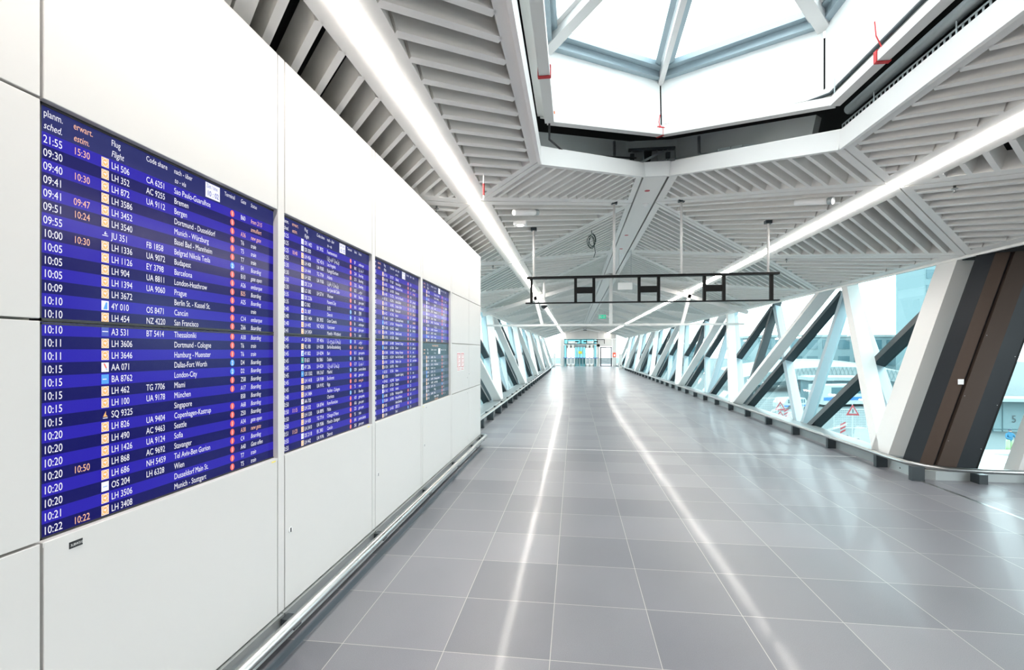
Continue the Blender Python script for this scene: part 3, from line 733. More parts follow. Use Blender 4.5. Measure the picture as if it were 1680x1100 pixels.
# hanging bracket above the spine end
t = thing('suspension_bracket', (C, 7.35, 4.4), 'dark steel suspension bracket with rods above the end of the ceiling spine', 'bracket')
MB().box(C - .38, C + .30, 7.42, 7.48, 4.70, 4.735).build('channel', M['mull'], t)
for x in (-.33, -.16, .04, .19, .30):
    MB().tube([(C + x, 7.36, 4.32), (C + x, 7.45, 4.70)], .007, 6).build('rod', M['galv'], t)
MB().beam((C - .30, 7.20, 4.40), (C + .12, 7.40, 4.66), .03, .03).build('brace', M['galv'], t)
for x in (-.33, .19):
    MB().box(C + x - .03, C + x + .03, 7.38, 7.44, 4.56, 4.64).build('clamp', M['mull'], t)

# ================================================================== SMALL CEILING FITTINGS
def rdisc(x, y, label):
    m = MB().disc((x, y, ZR - .056), (0, 0, -1), .042, .004, 20)
    tag(m.build('red_marker_disc', M['redprint']), label, 'marker', 'red marker discs on the ceiling spine')
rdisc(1.16, 7.95, 'red round marker on the ceiling spine closest to the skylight')
rdisc(1.15, 10.96, 'red round marker on the ceiling spine, second from the skylight')
rdisc(1.17, 12.41, 'red round marker on the ceiling spine, third from the skylight')
def detector(x, y, label):
    m = MB(); z = ZR - .055
    m.lathe((x, y, z), [(.055, 0), (.055, -.02), (.035, -.035), (.03, -.055), (.001, -.057)], 18)
    tag(m.build('smoke_detector', M['paper'], smooth=True), label, 'smoke detector', 'smoke detectors on the ceiling spine')
detector(1.24, 8.68, 'small smoke detector on the ceiling spine near the skylight')
detector(1.25, 13.1, 'small smoke detector on the ceiling spine behind the third red marker')
def sprinkler(side, u, y, label):
    p = Pt(side, u, y)
    m = MB(); m.lathe(p, [(.012, .08), (.012, -.02), (.03, -.022), (.03, -.028), (.01, -.03), (.008, -.06), (.018, -.062), (.001, -.066)], 10)
    tag(m.build('sprinkler', M['steel'], smooth=True), label, 'sprinkler', 'sprinkler heads in the ceiling')
sprinkler(1, 2.86, 5.75, 'sprinkler head in the ceiling right of the right linear light, nearest one')
sprinkler(1, 2.86, 9.9, 'sprinkler head beside the right linear light, above the hanging black frame')
sprinkler(-1, 2.86, 5.75, 'sprinkler head between the left linear light and the display wall')
sprinkler(-1, 2.86, 9.9, 'sprinkler head left of the left linear light, beyond the display wall')
# tubular emergency lights and a lit spot under the left louvres
def tube_light(side, u, y, L_, label):
    dv = V(dSL(1, 1)).normalized() * L_ / 2
    a, bb = Pt(side, u - dv.x, y - dv.y) - V((0, 0, .05)), Pt(side, u + dv.x, y + dv.y) - V((0, 0, .05))
    t = thing('tube_light', (a + bb) / 2, label, 'light', 'tubular emergency lights')
    MB().tube([a, bb], .042, 14).build('tube', M['acryl'], t, smooth=True)
    e = bb if side > 0 else a
    d = (bb - a).normalized() * (1 if side > 0 else -1)
    MB().tube([e - d * .01, e + d * .05], .046, 14).build('end_cap', M['galv'], t, smooth=True)
tube_light(-1, 1.90, 6.95, .42, 'tubular emergency light on the louvres beside the left linear light')
tube_light(1, 1.95, 6.9, .42, 'tubular emergency light on the louvres beside the right linear light')
p = Pt(-1, 2.02, 7.45)
t = thing('spot_light', p, 'small square lit spot light below the louvres by the left linear light', 'light')
MB().box(p.x - .10, p.x + .10, p.y - .07, p.y + .07, p.z - .07, p.z - .01).build('housing', M['acryl'], t, bevel=.008)
MB().disc((p.x, p.y, p.z - .071), (0, 0, -1), .05, .006).build('lens', M['spot'], t)
# hanging rod with red mark
t = thing('hanging_rod', (-1.0, 5.3, 3.4), 'thin white hanging rod with red mark beside the left linear light', 'rod')
MB().tube([(-1.0, 5.3, 3.38), (-1.0, 5.3, 3.70)], .009, 8).build('rod', M['paper'], t)
MB().tube([(-1.0, 5.3, 3.43), (-1.0, 5.3, 3.56)], .012, 8).build('red_sleeve', M['red'], t)
# coil of cable
pts = []
for i in range(60):
    a = i / 59 * 2 * math.pi * 3
    pts.append((.34 + .07 * math.sin(a) + .02 * math.sin(a * .4), 9.6, 4.0 - .12 + .12 * math.cos(a) - .0012 * i))
pts += [(.40, 9.6, 3.70), (.41, 9.6, 3.62), (.38, 9.6, 3.52)]
pts = [(.34, 9.6, 4.08)] + pts
pipe('cable_coil', pts, .007, 'coil of dark green cable hanging from the louvres left of the spine', M['cable'], cat='cable', n=6)
# dome camera on a rod
t = thing('dome_camera', (-.86, 14, 2.98), 'dark dome camera hanging on a white rod under the left linear light', 'camera')
MB().tube([(-.86, 14, 3.06), (-.86, 14, 3.72)], .035, 12).build('rod', M['white'], t, smooth=True)
MB().lathe((-.86, 14, 3.0), [(.001, .1), (.10, .09), (.11, .03), (.11, 0)], 18).build('housing', M['white'], t, smooth=True)
MB().lathe((-.86, 14, 3.0), [(.095, 0), (.085, -.05), (.05, -.085), (.001, -.095)], 18).build('dome', M['blackp'], t, smooth=True)

# ================================================================== HANGING BLACK SIGN FRAME
YF = 8.2
t = thing('hanging_sign_frame', (C, YF, 2.5), 'empty black sign frame with three H shaped supports hanging under the ceiling', 'sign frame')
MB().box(-.80, 3.24, YF - .05, YF + .05, 2.915, 2.95).build('top_rail', M['black'], t)
MB().box(-.82, 3.24, YF - .05, YF + .05, 2.495, 2.512).build('bottom_rail', M['black'], t)
for a, bb in ((-.74, -.70), (3.10, 3.155)):
    MB().box(a, bb, YF - .02, YF + .02, 2.512, 2.915).build('end_post', M['black'], t)
for a, bb in ((0.0, .35), (1.04, 1.40), (2.075, 2.425)):
    m = MB(); w = .048
    m.box(a, a + w, YF - .025, YF + .025, 2.512, 2.915); m.box(bb - w, bb, YF - .025, YF + .025, 2.512, 2.915)
    m.box(a + w, bb - w, YF - .02, YF + .02, 2.66, 2.765)
    m.build('h_support', M['black'], t)
for x in (-.68, .66, 1.74, 3.08):
    MB().tube([(x, YF, 2.95), (x, YF, zc(x) + .04)], .020, 10).build('suspension_rod', M['white'], t, smooth=True)
    m = MB(); m.box(x - .06, x + .06, YF - .03, YF + .03, 2.95, 2.957)
    m.build('foot_plate', M['steel'], t)
    MB().box(x - .05, x + .05, YF - .04, YF + .04, zc(x) - .02, zc(x) + .03).build('ceiling_bracket', M['mull'], t)

# ================================================================== GABLE TIE FRAME
def tie_frame(y, zt, label, sec=.075):
    t = thing('gable_tie_frame', (C, y, zt), label, 'tie frame', 'white gable frames')
    hw = 4.26 - (2.96 - zt) * .295
    MB().beam((C - hw, y, zt), (C + hw, y, zt), sec, sec * .9).build('tie_beam', M['white'], t)
    MB().beam((C, y, zt), (C, y, ZR - .1), .10, .10, up=(0, 1, 0)).build('centre_post', M['white'], t)
    for s in (-1, 1):
        MB().beam((C + s * 2.24, y, zt), (C + s * 2.49, y, zc(C + 2.49) - .05), .10, .10, up=(0, 1, 0)).build('side_post', M['white'], t)
        MB().beam((C, y, ZR - .14), (C + s * 4.25, y, zc(C + 4.25) - .14), .10, .12).build('rafter', M['white'], t)
tie_frame(16.1, 2.54, 'white steel frame with low tie beam across the corridor behind the black sign frame')
# chevron luminaire near the end wall
t = thing('chevron_light', (C - .05, 51.9, 3.7), 'white chevron shaped luminaire hanging near the end wall', 'light')
for s in (-1, 1):
    MB().beam((C - .05, 51.9, 3.98), (C - .05 + s * 1.6, 51.9, 3.66), .16, .09).build('arm', M['acryl'], t)
MB().box(C - .25, C + .15, 51.85, 51.95, 3.82, 4.05).build('joint_plate', M['mull'], t)
# blank hanging panel and exit sign
t = thing('blank_hanging_panel', (1.275, 12.5, 3.32), 'blank white rectangular panel hanging behind the black sign frame', 'panel')
MB().box(1.10, 1.455, 12.48, 12.52, 3.24, 3.42).build('face', M['paper'], t)
for x in (1.13, 1.425): MB().tube([(x, 12.5, 3.42), (x, 12.5, zc(x) + .02)], .004, 6).build('wire', M['galv'], t)
t = thing('exit_sign', (1.7, 30, 3.66), 'green and white emergency exit sign under the far ceiling', 'exit sign')
MB().box(1.48, 1.92, 29.97, 30.03, 3.66, 3.88).build('sign_body', M['green'], t)
m = MB(); yy = 29.965
m.box(1.70, 1.90, yy, yy + .004, 3.755, 3.785)
m.add([(1.80, yy, 3.70), (1.90, yy, 3.77), (1.80, yy, 3.84), (1.77, yy, 3.82), (1.83, yy, 3.77), (1.77, yy, 3.72)], [(0, 1, 2, 3, 4, 5)])
m.box(1.50, 1.56, yy, yy + .004, 3.68, 3.86); m.box(1.58, 1.66, yy, yy + .004, 3.74, 3.78); m.disc((1.625, yy + .004, 3.835), (0, -1, 0), .02, .004, 12)
m.beam((1.60, yy, 3.80), (1.66, yy, 3.70), .02, .004, up=(0, 1, 0)); m.beam((1.60, yy, 3.80), (1.57, yy, 3.70), .02, .004, up=(0, 1, 0))
m.build('pictogram', M['paper'], t)
for x in (1.55, 1.85): MB().tube([(x, 30, 3.88), (x, 30, zc(x) + .02)], .006, 6).build('wire', M['galv'], t)

# ================================================================== GLAZED SIDES
FB, FT = V((4.67, 0, .25)), V((5.47, 0, 2.96))           # front plane of the right truss
LEAN = (FT.x - FB.x) / (FT.z - FB.z)
NOUT = V((FT.z - FB.z, 0, -(FT.x - FB.x))).normalized()
def mir(v, side): return V(v) if side > 0 else V((2 * C - v[0], v[1], v[2]))
def Fp(y, z, off=0.0, side=1):
    return mir(V((FB.x + LEAN * (z - FB.z), y, z)) + NOUT * off, side)
BR = [(8.35, 10.75), (15.05, 11.95), (15.5, 18.4), (22.6, 19.45), (23.4, 26.3), (30.4, 27.4), (31.1, 34.1), (38.1, 35.3), (38.8, 41.7), (45.6, 42.8), (46.3, 49.2), (53.2, 50.4)]
def side_wall(side, name):
    w = struct(empty(name, mir((4.67, 24, 0), side)))
    zb, zt = 0.05, 3.3
    for i, (yb, yt) in enumerate(BR):
        if side < 0 and max(yb, yt) < 9.0: continue
        wd = 0.20
        m = MB()
        sl_ = (yt - yb) / (2.96 - .25)
        yb2, yt2 = yb + sl_ * (zb - .25), yt + sl_ * (zt - 2.96)
        a = [Fp(yb2, zb, 0, side), Fp(yb2 - wd, zb, 0, side), Fp(yt2 - wd, zt, 0, side), Fp(yt2, zt, 0, side)]
        nn = NOUT if side > 0 else V((-NOUT.x, 0, NOUT.z))
        m.prism(a, nn * .25)
        m.build('truss_brace', M['white'], w)
    if side > 0:
        m = MB(); a = [Fp(8.28, zb), Fp(7.86, zb), Fp(7.73, zt), Fp(8.13, zt)]
        m.prism(a, NOUT * .46); m.build('end_post', M['white'], w)
    # sill and head
    y0 = 7.7 if side > 0 else 8.7
    m = MB()
    m.prism([mir((4.50, y0, 0), side), mir((5.08, y0, 0), side), mir((5.08, y0, .10), side), mir((4.60, y0, .16), side), mir((4.50, y0, .16), side)], (0, 53.3 - y0, 0))
    m.build('sill', M['sill'], w)
    m = MB(); m.prism([Fp(y0, 3.5, -.1, side), Fp(y0, 3.5, .6, side), Fp(y0, 3.6, .6, side), Fp(y0, 3.6, -.1, side)], (0, 53.3 - y0, 0))
    m.build('head', M['white'], w)
    return w
side_wall(1, 'wall_right'); 
side_wall(-1, 'wall_left_far')
PV = 3.83
wn = [2]
def windows(side):
    for k in range(12):
        ya, yb = 7.62 + PV * k, 7.62 + PV * (k + 1)
        if k == 0: ya = 8.7 if side < 0 else 7.86
        w = struct(empty(f'window_{wn[0]}', Fp((ya + yb) / 2, .1, .5, side))); wn[0] += 1
        nn = NOUT if side > 0 else V((-NOUT.x, 0, NOUT.z))
        up = nn
        OF = 0.46
        g = MB(); g.add([Fp(ya, .05, .52, side), Fp(yb, .05, .52, side), Fp(yb, 3.5, .52, side), Fp(ya, 3.5, .52, side)], [(0, 1, 2, 3)])
        g.build('pane', M['glass'], w)
        za, zb = .02, 3.10
        if not (side < 0 and k == 0):
            if k: MB().beam(Fp(ya, za, OF, side), Fp(ya, 3.5, OF, side), .13, .20, up=up).build('post_mullion', M['grey'] if k % 2 else M['mull'], w)
            MB().beam(Fp(yb - .12, za, OF, side), Fp(ya + .12, zb, OF, side), .13, .20, up=up).build('diagonal_mullion', M['mull'], w)
            MB().beam(Fp(ya + .12, za, OF, side), Fp(yb - .12, zb, OF, side), .13, .20, up=up).build('diagonal_mullion', M['grey'], w)
windows(1); windows(-1)

# ================================================================== NEAR RIGHT CORNER: cladding column, transverse glazing
LX = 0.327
w = struct(empty('column_right', (4.9, 7.15, 0)))
def sheared(foot, z0, z1): 
    return [V((x + LX * (z0 - .15), y, z0)) for x, y in foot], V((LX * (z1 - z0), 0, z1 - z0))
def face(foot, name, m):
    a, e = sheared(foot, .05, 3.05); MB().prism(a, e).build(name, m, w)
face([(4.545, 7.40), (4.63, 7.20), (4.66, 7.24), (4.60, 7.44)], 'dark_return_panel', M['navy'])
face([(4.63, 7.20), (4.755, 7.13), (4.77, 7.18), (4.66, 7.24)], 'warm_reflection_panel', M['brown'])
face([(4.765, 7.15), (4.785, 7.15), (4.785, 7.2), (4.765, 7.2)], 'shadow_joint', M['plenum'])
face([(4.795, 7.115), (5.0, 7.075), (5.0, 7.14), (4.795, 7.17)], 'warm_reflection_panel', M['brown'])
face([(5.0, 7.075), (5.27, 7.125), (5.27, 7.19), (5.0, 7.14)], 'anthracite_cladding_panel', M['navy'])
face([(5.275, 7.14), (5.31, 7.14), (5.31, 7.40), (5.275, 7.40)], 'edge_profile', M['black'])
m = MB()
for x, y, z in ((4.815, 7.108, 1.9), (4.815, 7.108, 1.1), (4.815, 7.108, .5), (5.245, 7.118, 1.62), (5.245, 7.118, .98), (5.245, 7.118, .40)):
    m.disc((x + LX * (z - .15), y, z), (0, -1, 0), .004, .003, 10)
m.build('screw_heads', M['steel'], w)
zz = 1.285
st = MB().box(4.675 + LX * (zz - .15), 4.745 + LX * (zz - .15), 7.108, 7.112, zz - .035, zz + .035).build('notice_sticker', M['paper'])
tag(st, 'small square white sticker on the column cladding', 'sticker')
# transverse glazing to the right of the column
wt_ = struct(empty('wall_front_right', (7, 7.2, 0)))
MB().prism([(5.63, 7.0, .05), (6.15, 7.0, .05), (6.15 + LX * 3, 7.0, 3.05), (5.63 + LX * 3, 7.0, 3.05)], (0, .2, 0)).build('truss_brace', M['white'], wt_)
MB().box(5.2, 9, 7.02, 7.6, .0, .09).build('sill', M['ceil'], wt_)
w = struct(empty('window_40', (7, 7.45, 0)))
MB().add([(5.2, 7.42, .05), (9, 7.42, .05), (9, 7.42, 3.05), (5.2 + LX * 3, 7.42, 3.05)], [(0, 1, 2, 3)]).build('pane', M['glass'], w)
MB().beam((7.4, 7.40, .05), (8.4, 7.40, 3.0), .12, .15, up=(0, 1, 0)).build('diagonal_mullion', M['mull'], w)
# dark soffit and side walls of the alcove
al = struct(empty('wall_side', (9, 1.5, 0)))
MB().box(5.55, 9.1, -4, 7.75, 3.0, 3.12).build('soffit', M['plenum'], al)
MB().box(9.0, 9.1, -4, 7.6, 0, .4).build('parapet', M['wall'], al)
MB().add([(9.05, -4, .4), (9.05, 7.6, .4), (9.05, 7.6, 3.0), (9.05, -4, 3.0)], [(0, 1, 2, 3)]).build('pane', M['sglass'], al)  # unseen glazing, added so sky light brightens the near ceiling and wall
wb = struct(empty('wall_back', (3, -4, 0)))
MB().box(-2.1, 9.1, -4.1, -4, 3.0, 5.6).build('header', M['wall'], wb)
MB().box(-2.1, 0.2, -4.1, -4, 0, 3.0).build('panel', M['wall'], wb)
MB().box(0.2, 9.1, -4.1, -4, 0, 3.0).build('panel', M['wall'], wb)

# ================================================================== BUMPER RAILS
def bumper(path, kick_faces, brackets, label, r=.03, plate=None):
    t = thing('bumper_rail', (path[0][0], (path[0][1] + path[-1][1]) / 2, 0), label, 'bumper rail', 'bumper rails along the walls')
    MB().tube(path, r, 14).build('tube', M['steel'], t, smooth=True)
    for kf in kick_faces: kf.build('kick_plate', plate or M['steeld'], t)
    for bb in brackets: bb.build('bracket', M['mull'], t)
    return t
# display wall
bk = []
for y in (-2.6, -1.3, 0.0, 1.30, 2.60, 3.90, 5.20, 6.50, 7.75, 8.40):
    bk.append(MB().box(-1.66, -1.575, y - .035, y + .035, .11, .165))
kp = [MB().box(-1.748, -1.665, y0 + .003, y1 - .003, .03, .178) for y0, y1 in ((-4, 0.0), (0.0, 1.31), (1.31, 2.61), (2.61, 3.91), (3.91, 5.21), (5.21, 6.51), (6.51, 8.58))]
lip = MB().box(-1.665, -1.645, -4, 8.55, .035, .075)
bumper([(-1.57, -4, .17), (-1.57, 8.52, .17), (-1.585, 8.56, .17), (-1.66, 8.565, .17)], kp + [lip], bk, 'stainless tube bumper rail along the foot of the white display wall')
tj = None
# left glazing beyond the display wall
bk = [MB().box(-2.16, -1.96, y - .05, y + .05, 0.0, .20) for y in [9.2 + 1.25 * i for i in range(27)]]
bumper([(-1.98, 8.7, .235), (-1.98, 42.6, .235)], [MB().box(-2.22, -2.17, 8.7, 42.7, 0, .17)], bk, 'stainless tube bumper rail along the left glazing beyond the display wall')
# right glazing, with the corner by the clad column
bk = [MB().box(4.37, 4.52, y - .035, y + .035, 0.0, .185) for y in [6.95] + [7.70 + 1.36 * i for i in range(27)]]
bk += [MB().box(x - .05, x + .05, 6.84, 7.0, 0, .12) for x in (5.15, 5.85, 7.2, 8.4)]
rail = [(9.0, 6.70, .165), (5.2, 6.80, .175), (4.75, 6.84, .18), (4.55, 6.92, .19), (4.42, 7.08, .20), (4.34, 7.35, .215), (4.33, 7.8, .22), (4.33, 43.3, .22)]
bumper(rail, [MB().box(4.52, 4.57, 7.05, 43.4, 0, .15), MB().prism([(4.52, 7.05, 0), (4.70, 6.99, 0), (9.0, 6.93, 0), (9.0, 6.99, 0), (4.72, 7.05, 0), (4.57, 7.1, 0)], (0, 0, .12))], bk,
       'stainless tube bumper rail along the right glazing, turning at the clad column', plate=M['steeld'])

# ================================================================== END WALL
we = struct(empty('wall_end', (C, Y_END, 0)))
ye = Y_END
def epanel(x0, x1, z0, z1):
    MB().box(x0 + .01, x1 - .01, ye, ye + .2, z0 + .008, z1 - .008).build('cladding_panel', M['wall'], we)
def gable(x0, x1, z0):
    xs = [x0 + .01, x1 - .01]
    if x0 < C < x1: xs = [x0 + .01, C, x1 - .01]
    a = [(x0 + .01, ye, z0)] + [(x1 - .01, ye, z0)] + [(x, ye, zc(x) + .06) for x in reversed(xs)]
    MB().prism(a, (0, .2, 0)).build('gable_panel', M['wall'], we)
for x0, x1 in ((-1.5, -.8), (-.8, .35), (.35, 1.6), (1.6, 2.5), (2.5, 4.05), (4.05, 4.5)): gable(x0, x1, 2.95)
epanel(-1.5, -1.1, 0, 2.95); epanel(2.40, 2.75, 0, 2.4); epanel(2.40, 4.06, 2.12, 2.95); epanel(4.06, 4.5, 0, 2.95)
MB().box(-1.1, 2.4, ye + .02, ye + .1, 2.28, 2.42).build('transom', M['white'], we)
MB().box(-1.5, 4.5, ye + .2, ye + .24, 2.95, 4.35).build('backing', M['wall'], we)
# black sign frame above the doors
t = thing('door_sign_frame', (C, ye, 2.4), 'black sign frame over the far glass doors with blank and lit panels', 'sign frame')
m = MB()
m.box(-1.1, 3.25, ye - .06, ye - .02, 2.86, 2.92)
m.box(-1.1, 2.45, ye - .06, ye - .02, 2.40, 2.45)
for x in (-1.1, -.72, .62, .72, 1.30, 2.10, 2.40): m.box(x, x + .06, ye - .06, ye - .02, 2.42, 2.9)
m.box(3.19, 3.25, ye - .06, ye - .02, 2.42, 2.9)
for x in (.1, 1.0, 2.15): m.box(x, x + .38, ye - .07, ye - .02, 2.60, 2.72)
m.build('frame', M['black'], t)
MB().box(-.68, .30, ye - .05, ye - .03, 2.47, 2.72).build('blank_panel', M['paper'], t)
MB().box(1.36, 2.08, ye - .05, ye - .03, 2.47, 2.72).build('blank_panel', M['paper'], t)
# doors
def leafdoor(n, x0, x1):
    d = struct(empty(f'door_{n}', ((x0 + x1) / 2, ye, 0)))
    m = MB()
    for a in ((x0, x0 + .09), (x1 - .09, x1), ((x0 + x1) / 2 - .05, (x0 + x1) / 2 + .05)): m.box(*a, ye + .0, ye + .08, 0, 2.28)
    m.box(x0, x1, ye, ye + .08, 1.98, 2.28); m.box(x0, x1, ye, ye + .08, 0, .20)
    m.build('leaf_frame', M['ceil'], d)
    MB().add([(x0, ye + .05, .2), (x1, ye + .05, .2), (x1, ye + .05, 1.98), (x0, ye + .05, 1.98)], [(0, 1, 2, 3)]).build('pane', M['dglass'], d)
    MB().box((x0 + x1) / 2 - .09, (x0 + x1) / 2 + .09, ye - .05, ye, 2.06, 2.13).build('sensor', M['blackp'], d)
leafdoor(1, -.80, .10); leafdoor(2, 1.20, 2.10)
wd = struct(empty('window_41', (C, ye, 0)))
for x0, x1 in ((-1.10, -.80), (.10, 1.20), (2.10, 2.40)):
    MB().add([(x0, ye + .1, 0), (x1, ye + .1, 0), (x1, ye + .1, 2.3), (x0, ye + .1, 2.3)], [(0, 1, 2, 3)]).build('pane', M['tglass'], wd)
for x in (-1.08, -.83, .30, .60, .92, 2.16, 2.36):
    MB().box(x - .035, x + .035, ye + .02, ye + .1, 0, 2.28).build('mullion', M['grey'], wd)
MB().box(.10, 1.20, ye + .02, ye + .1, 2.05, 2.28).build('header', M['grey'], wd)
MB().add([(-1.1, ye + .1, 2.42), (2.4, ye + .1, 2.42), (2.4, ye + .1, 2.95), (-1.1, ye + .1, 2.95)], [(0, 1, 2, 3)]).build('top_pane', M['tglass'], wd)
d = struct(empty('door_3', (3.4, ye, 0)))
m = MB(); m.box(2.77, 2.89, ye - .06, ye + .1, 0, 2.11); m.box(3.91, 4.03, ye - .06, ye + .1, 0, 2.11); m.box(2.77, 4.03, ye - .06, ye + .1, 1.99, 2.11); m.box(2.77, 4.03, ye - .06, ye + .1, 0, .06)
m.build('frame', M['mull'], d)
MB().add([(2.89, ye + .03, .06), (3.91, ye + .03, .06), (3.91, ye + .03, 1.99), (2.89, ye + .03, 1.99)], [(0, 1, 2, 3)]).build('pane', M['dglass'], d)
MB().box(3.40, 3.88, ye - .10, ye - .06, 2.0, 2.06).build('door_closer', M['steel'], d)
MB().box(2.95, 3.10, ye - .05, ye, 1.0, 1.04).build('handle', M['steel'], d)
# yellow notice, tape barrier
yo = MB().box(.46, .84, ye - .02, ye + .0, 1.34, 1.62).build('yellow_notice', M['yellow']); tag(yo, 'yellow notice between the two far glass doors', 'notice')
t = thing('belt_barrier', (C - .4, ye - .6, 0), 'blue belt barrier stretched in front of the far glass doors', 'barrier')
MB().box(-1.17, 2.54, ye - .62, ye - .61, .87, .93).build('belt', M['blue'], t)
for x in (-1.17, .55, 2.54):
    m = MB(); m.lathe((x, ye - .6, 0), [(.16, 0), (.16, .02), (.035, .03), (.035, .95), (.001, .96)], 14); m.build('post', M['steel'], t, smooth=True)
ro = MB().box(4.12, 4.45, ye - .08, ye, .99, 1.47).build('fire_equipment_box', mat('red_box_paint', (.85, .10, .04), .5)); tag(ro, 'red fire equipment box on the end wall right of the framed door', 'box')
MB().box(4.21, 4.36, ye - .084, ye - .08, 1.08, 1.30).build('white_symbol', M['paper'], ro)
# bollard posts
bo = MB().box(-2.20, -1.96, 51.6, 51.8, 0, 1.40).build('white_post', M['white']); tag(bo, 'white post standing before the far left glass', 'post')
t = thing('white_pedestal', (4.7, 47, 0), 'white pedestal with a black socket at the far end of the right glazing', 'pedestal')
MB().box(4.22, 4.52, 46.8, 47.0, 0, 1.38).build('body', M['white'], t, bevel=.01)
MB().box(4.17, 4.57, 46.75, 47.05, 0, .08).build('base', M['white'], t)
MB().disc((4.40, 46.8, .28), (0, -1, 0), .05, .006).build('socket', M['blackp'], t)
# side glass of the far lobby
w = struct(empty('window_42', (-2.5, 53.1, 0)))
MB().add([(-3.2, 53.1, 0), (-1.5, 53.1, 0), (-1.5, 53.1, 3.3), (-3.2, 53.1, 3.0)], [(0, 1, 2, 3)]).build('pane', M['glass'], w)
MB().box(-3.0, -1.5, 53.0, 53.1, 0, .1).build('sill', M['steeld'], w)
w = struct(empty('window_43', (5, 53.1, 0)))
MB().add([(4.5, 53.1, 0), (5.7, 53.1, 0), (5.7, 53.1, 3.0), (4.5, 53.1, 3.3)], [(0, 1, 2, 3)]).build('pane', M['glass'], w)
MB().box(4.5, 5.3, 53.0, 53.1, 0, .1).build('sill', M['steeld'], w)

# ================================================================== OUTDOORS
GZ = -5.8
gr = struct(MB().box(-300, 300, -60, 500, GZ - .2, GZ).build('ground', M['apron']))
def label_only(o, l, c, g=None): return tag(o, l, c, g)
def house(name, x0, x1, y0, y1, z1, nx, nz, label, m=None, z0=GZ):
    t = thing(name, ((x0 + x1) / 2, (y0 + y1) / 2, z0), label, 'building')
    MB().box(x0, x1, y0, y1, z0, z1).build('walls', m or M['bldg'], t)
    dx = (x1 - x0) / nx; dz = (z1 - z0) / nz
    for i in range(nx):
        for j in range(nz):
            MB().box(x0 + dx * (i + .15), x0 + dx * (i + .85), y0 - .08, y0 - .01, z0 + dz * (j + .25), z0 + dz * (j + .82)).build('window', M['bwin'], t)
    MB().box(x0 - .3, x1 + .3, y0 - .3, y1 + .3, z1, z1 + .5).build('roof', M['bwhite'], t)
house('terminal_building', 40, 78, 112, 130, 4.6, 12, 3, 'pale terminal building with rows of windows seen through the right glazing')
house('far_terminal_building', 22, 44, 170, 190, 3.5, 9, 3, 'distant pale building with flat roof seen low between the far right braces')
house('facade_tower', 64, 70, 98, 106, 20, 3, 9, 'tall pale building with vertical bands beyond the near right glazing', M['bldg'])
house('hangar_building', -70, -12, 150, 180, 3.0, 14, 2, 'distant pale building seen through the left and end glazing')
# canopy with lattice fascia
t = thing('canopy_roof', (42, 95, GZ), 'white curved canopy roof with lattice fascia beyond the right glazing', 'canopy')
m = MB()
for i in range(12):
    a0, a1 = i / 12, (i + 1) / 12
    def cp(a): return (30 + 34 * a, 92 + 3 * a, -1.2 - 2.0 * (2 * a - 1) ** 2)
    p0, p1 = cp(a0), cp(a1)
    m.add([(p0[0], p0[1], p0[2]), (p1[0], p1[1], p1[2]), (p1[0], p1[1] + 14, p1[2] + 1.2), (p0[0], p0[1] + 14, p0[2] + 1.2), (p0[0], p0[1], p0[2] - 2.0), (p1[0], p1[1], p1[2] - 2.0)],
          [(0, 1, 2, 3), (0, 4, 5, 1)])
m.build('roof_shell', M['bwhite'], t)
m = MB()
for i in range(48):
    a = i / 48; p0 = (30 + 34 * a, 91.9 + 3 * a, -1.2 - 2.0 * (2 * a - 1) ** 2)
    m.beam((p0[0], p0[1], p0[2]), (p0[0] + .7, p0[1], p0[2] - 2.0), .07, .05); m.beam((p0[0] + .7, p0[1], p0[2]), (p0[0], p0[1], p0[2] - 2.0), .07, .05)
m.build('lattice', M['bldg'], t)
for x in (34, 40, 46, 52, 58): MB().box(x, x + .35, 95, 95.35, GZ, -3.4).build('support', M['bldgd'], t)
house('shelter', 37, 44, 78, 84, -2.8, 4, 1, 'dark teal shelter under the white canopy', M['bldgd'])
house('service_booth', 33.5, 36.2, 74, 77, -2.6, 2, 1, 'small dark booth left of the teal shelter', M['bldgd'])
# bus with coloured side
def vehicle(name, x, y, L_, wd, hgt, rz, label, cat, m, bandm=None):
    t = thing(name, (x, y, GZ), label, cat)
    parts = []
    b = MB(); b.prism([(-L_ / 2, -wd / 2, .35), (L_ / 2, -wd / 2, .35), (L_ / 2, -wd / 2, hgt * .55), (L_ / 2 - .15 * L_ * (hgt < 2), -wd / 2, hgt * .6), (L_ / 2 - .25 * L_ * (hgt < 2), -wd / 2, hgt), (-L_ / 2 + .12 * L_ * (hgt < 2), -wd / 2, hgt), (-L_ / 2, -wd / 2, hgt * .6)], (0, wd, 0))
    parts.append((b, 'body', m))
    g = MB(); g.box(-L_ * .36, L_ * .24, -wd / 2 - .01, wd / 2 + .01, hgt * .6, hgt * .9); parts.append((g, 'windows', M['bwin']))
    if bandm:
        g = MB(); g.box(-L_ * .49, L_ * .49, -wd / 2 - .015, wd / 2 + .015, hgt * .3, hgt * .45); parts.append((g, 'stripe', bandm))
    for sx in (-.3, .3):
        for sy in (-1, 1):
            g = MB(); g.disc((sx * L_, sy * (wd / 2 - .1), .33), (0, sy, 0), .33, .12, 16); parts.append((g, 'wheel', M['tyre']))
    for g, n_, mm in parts:
        o = g.build(n_, mm); o.parent = t
    t.rotation_euler = (0, 0, rz)
    return t
vehicle('airport_bus', 36.5, 71, 9, 2.5, 2.9, .3, 'pale bus with blue stripe parked before the dark booth', 'bus', M['van'], M['signb'])
vehicle('car', 27.6, 65.7, 4.4, 1.8, 1.5, .4, 'white car with blue stripe outside behind the stacked warning signs', 'car', M['van'], M['signb'])
vehicle('car', 22.9, 72.5, 4.3, 1.8, 1.5, .2, 'white car parked farther back outside the right glazing', 'car', M['van'])
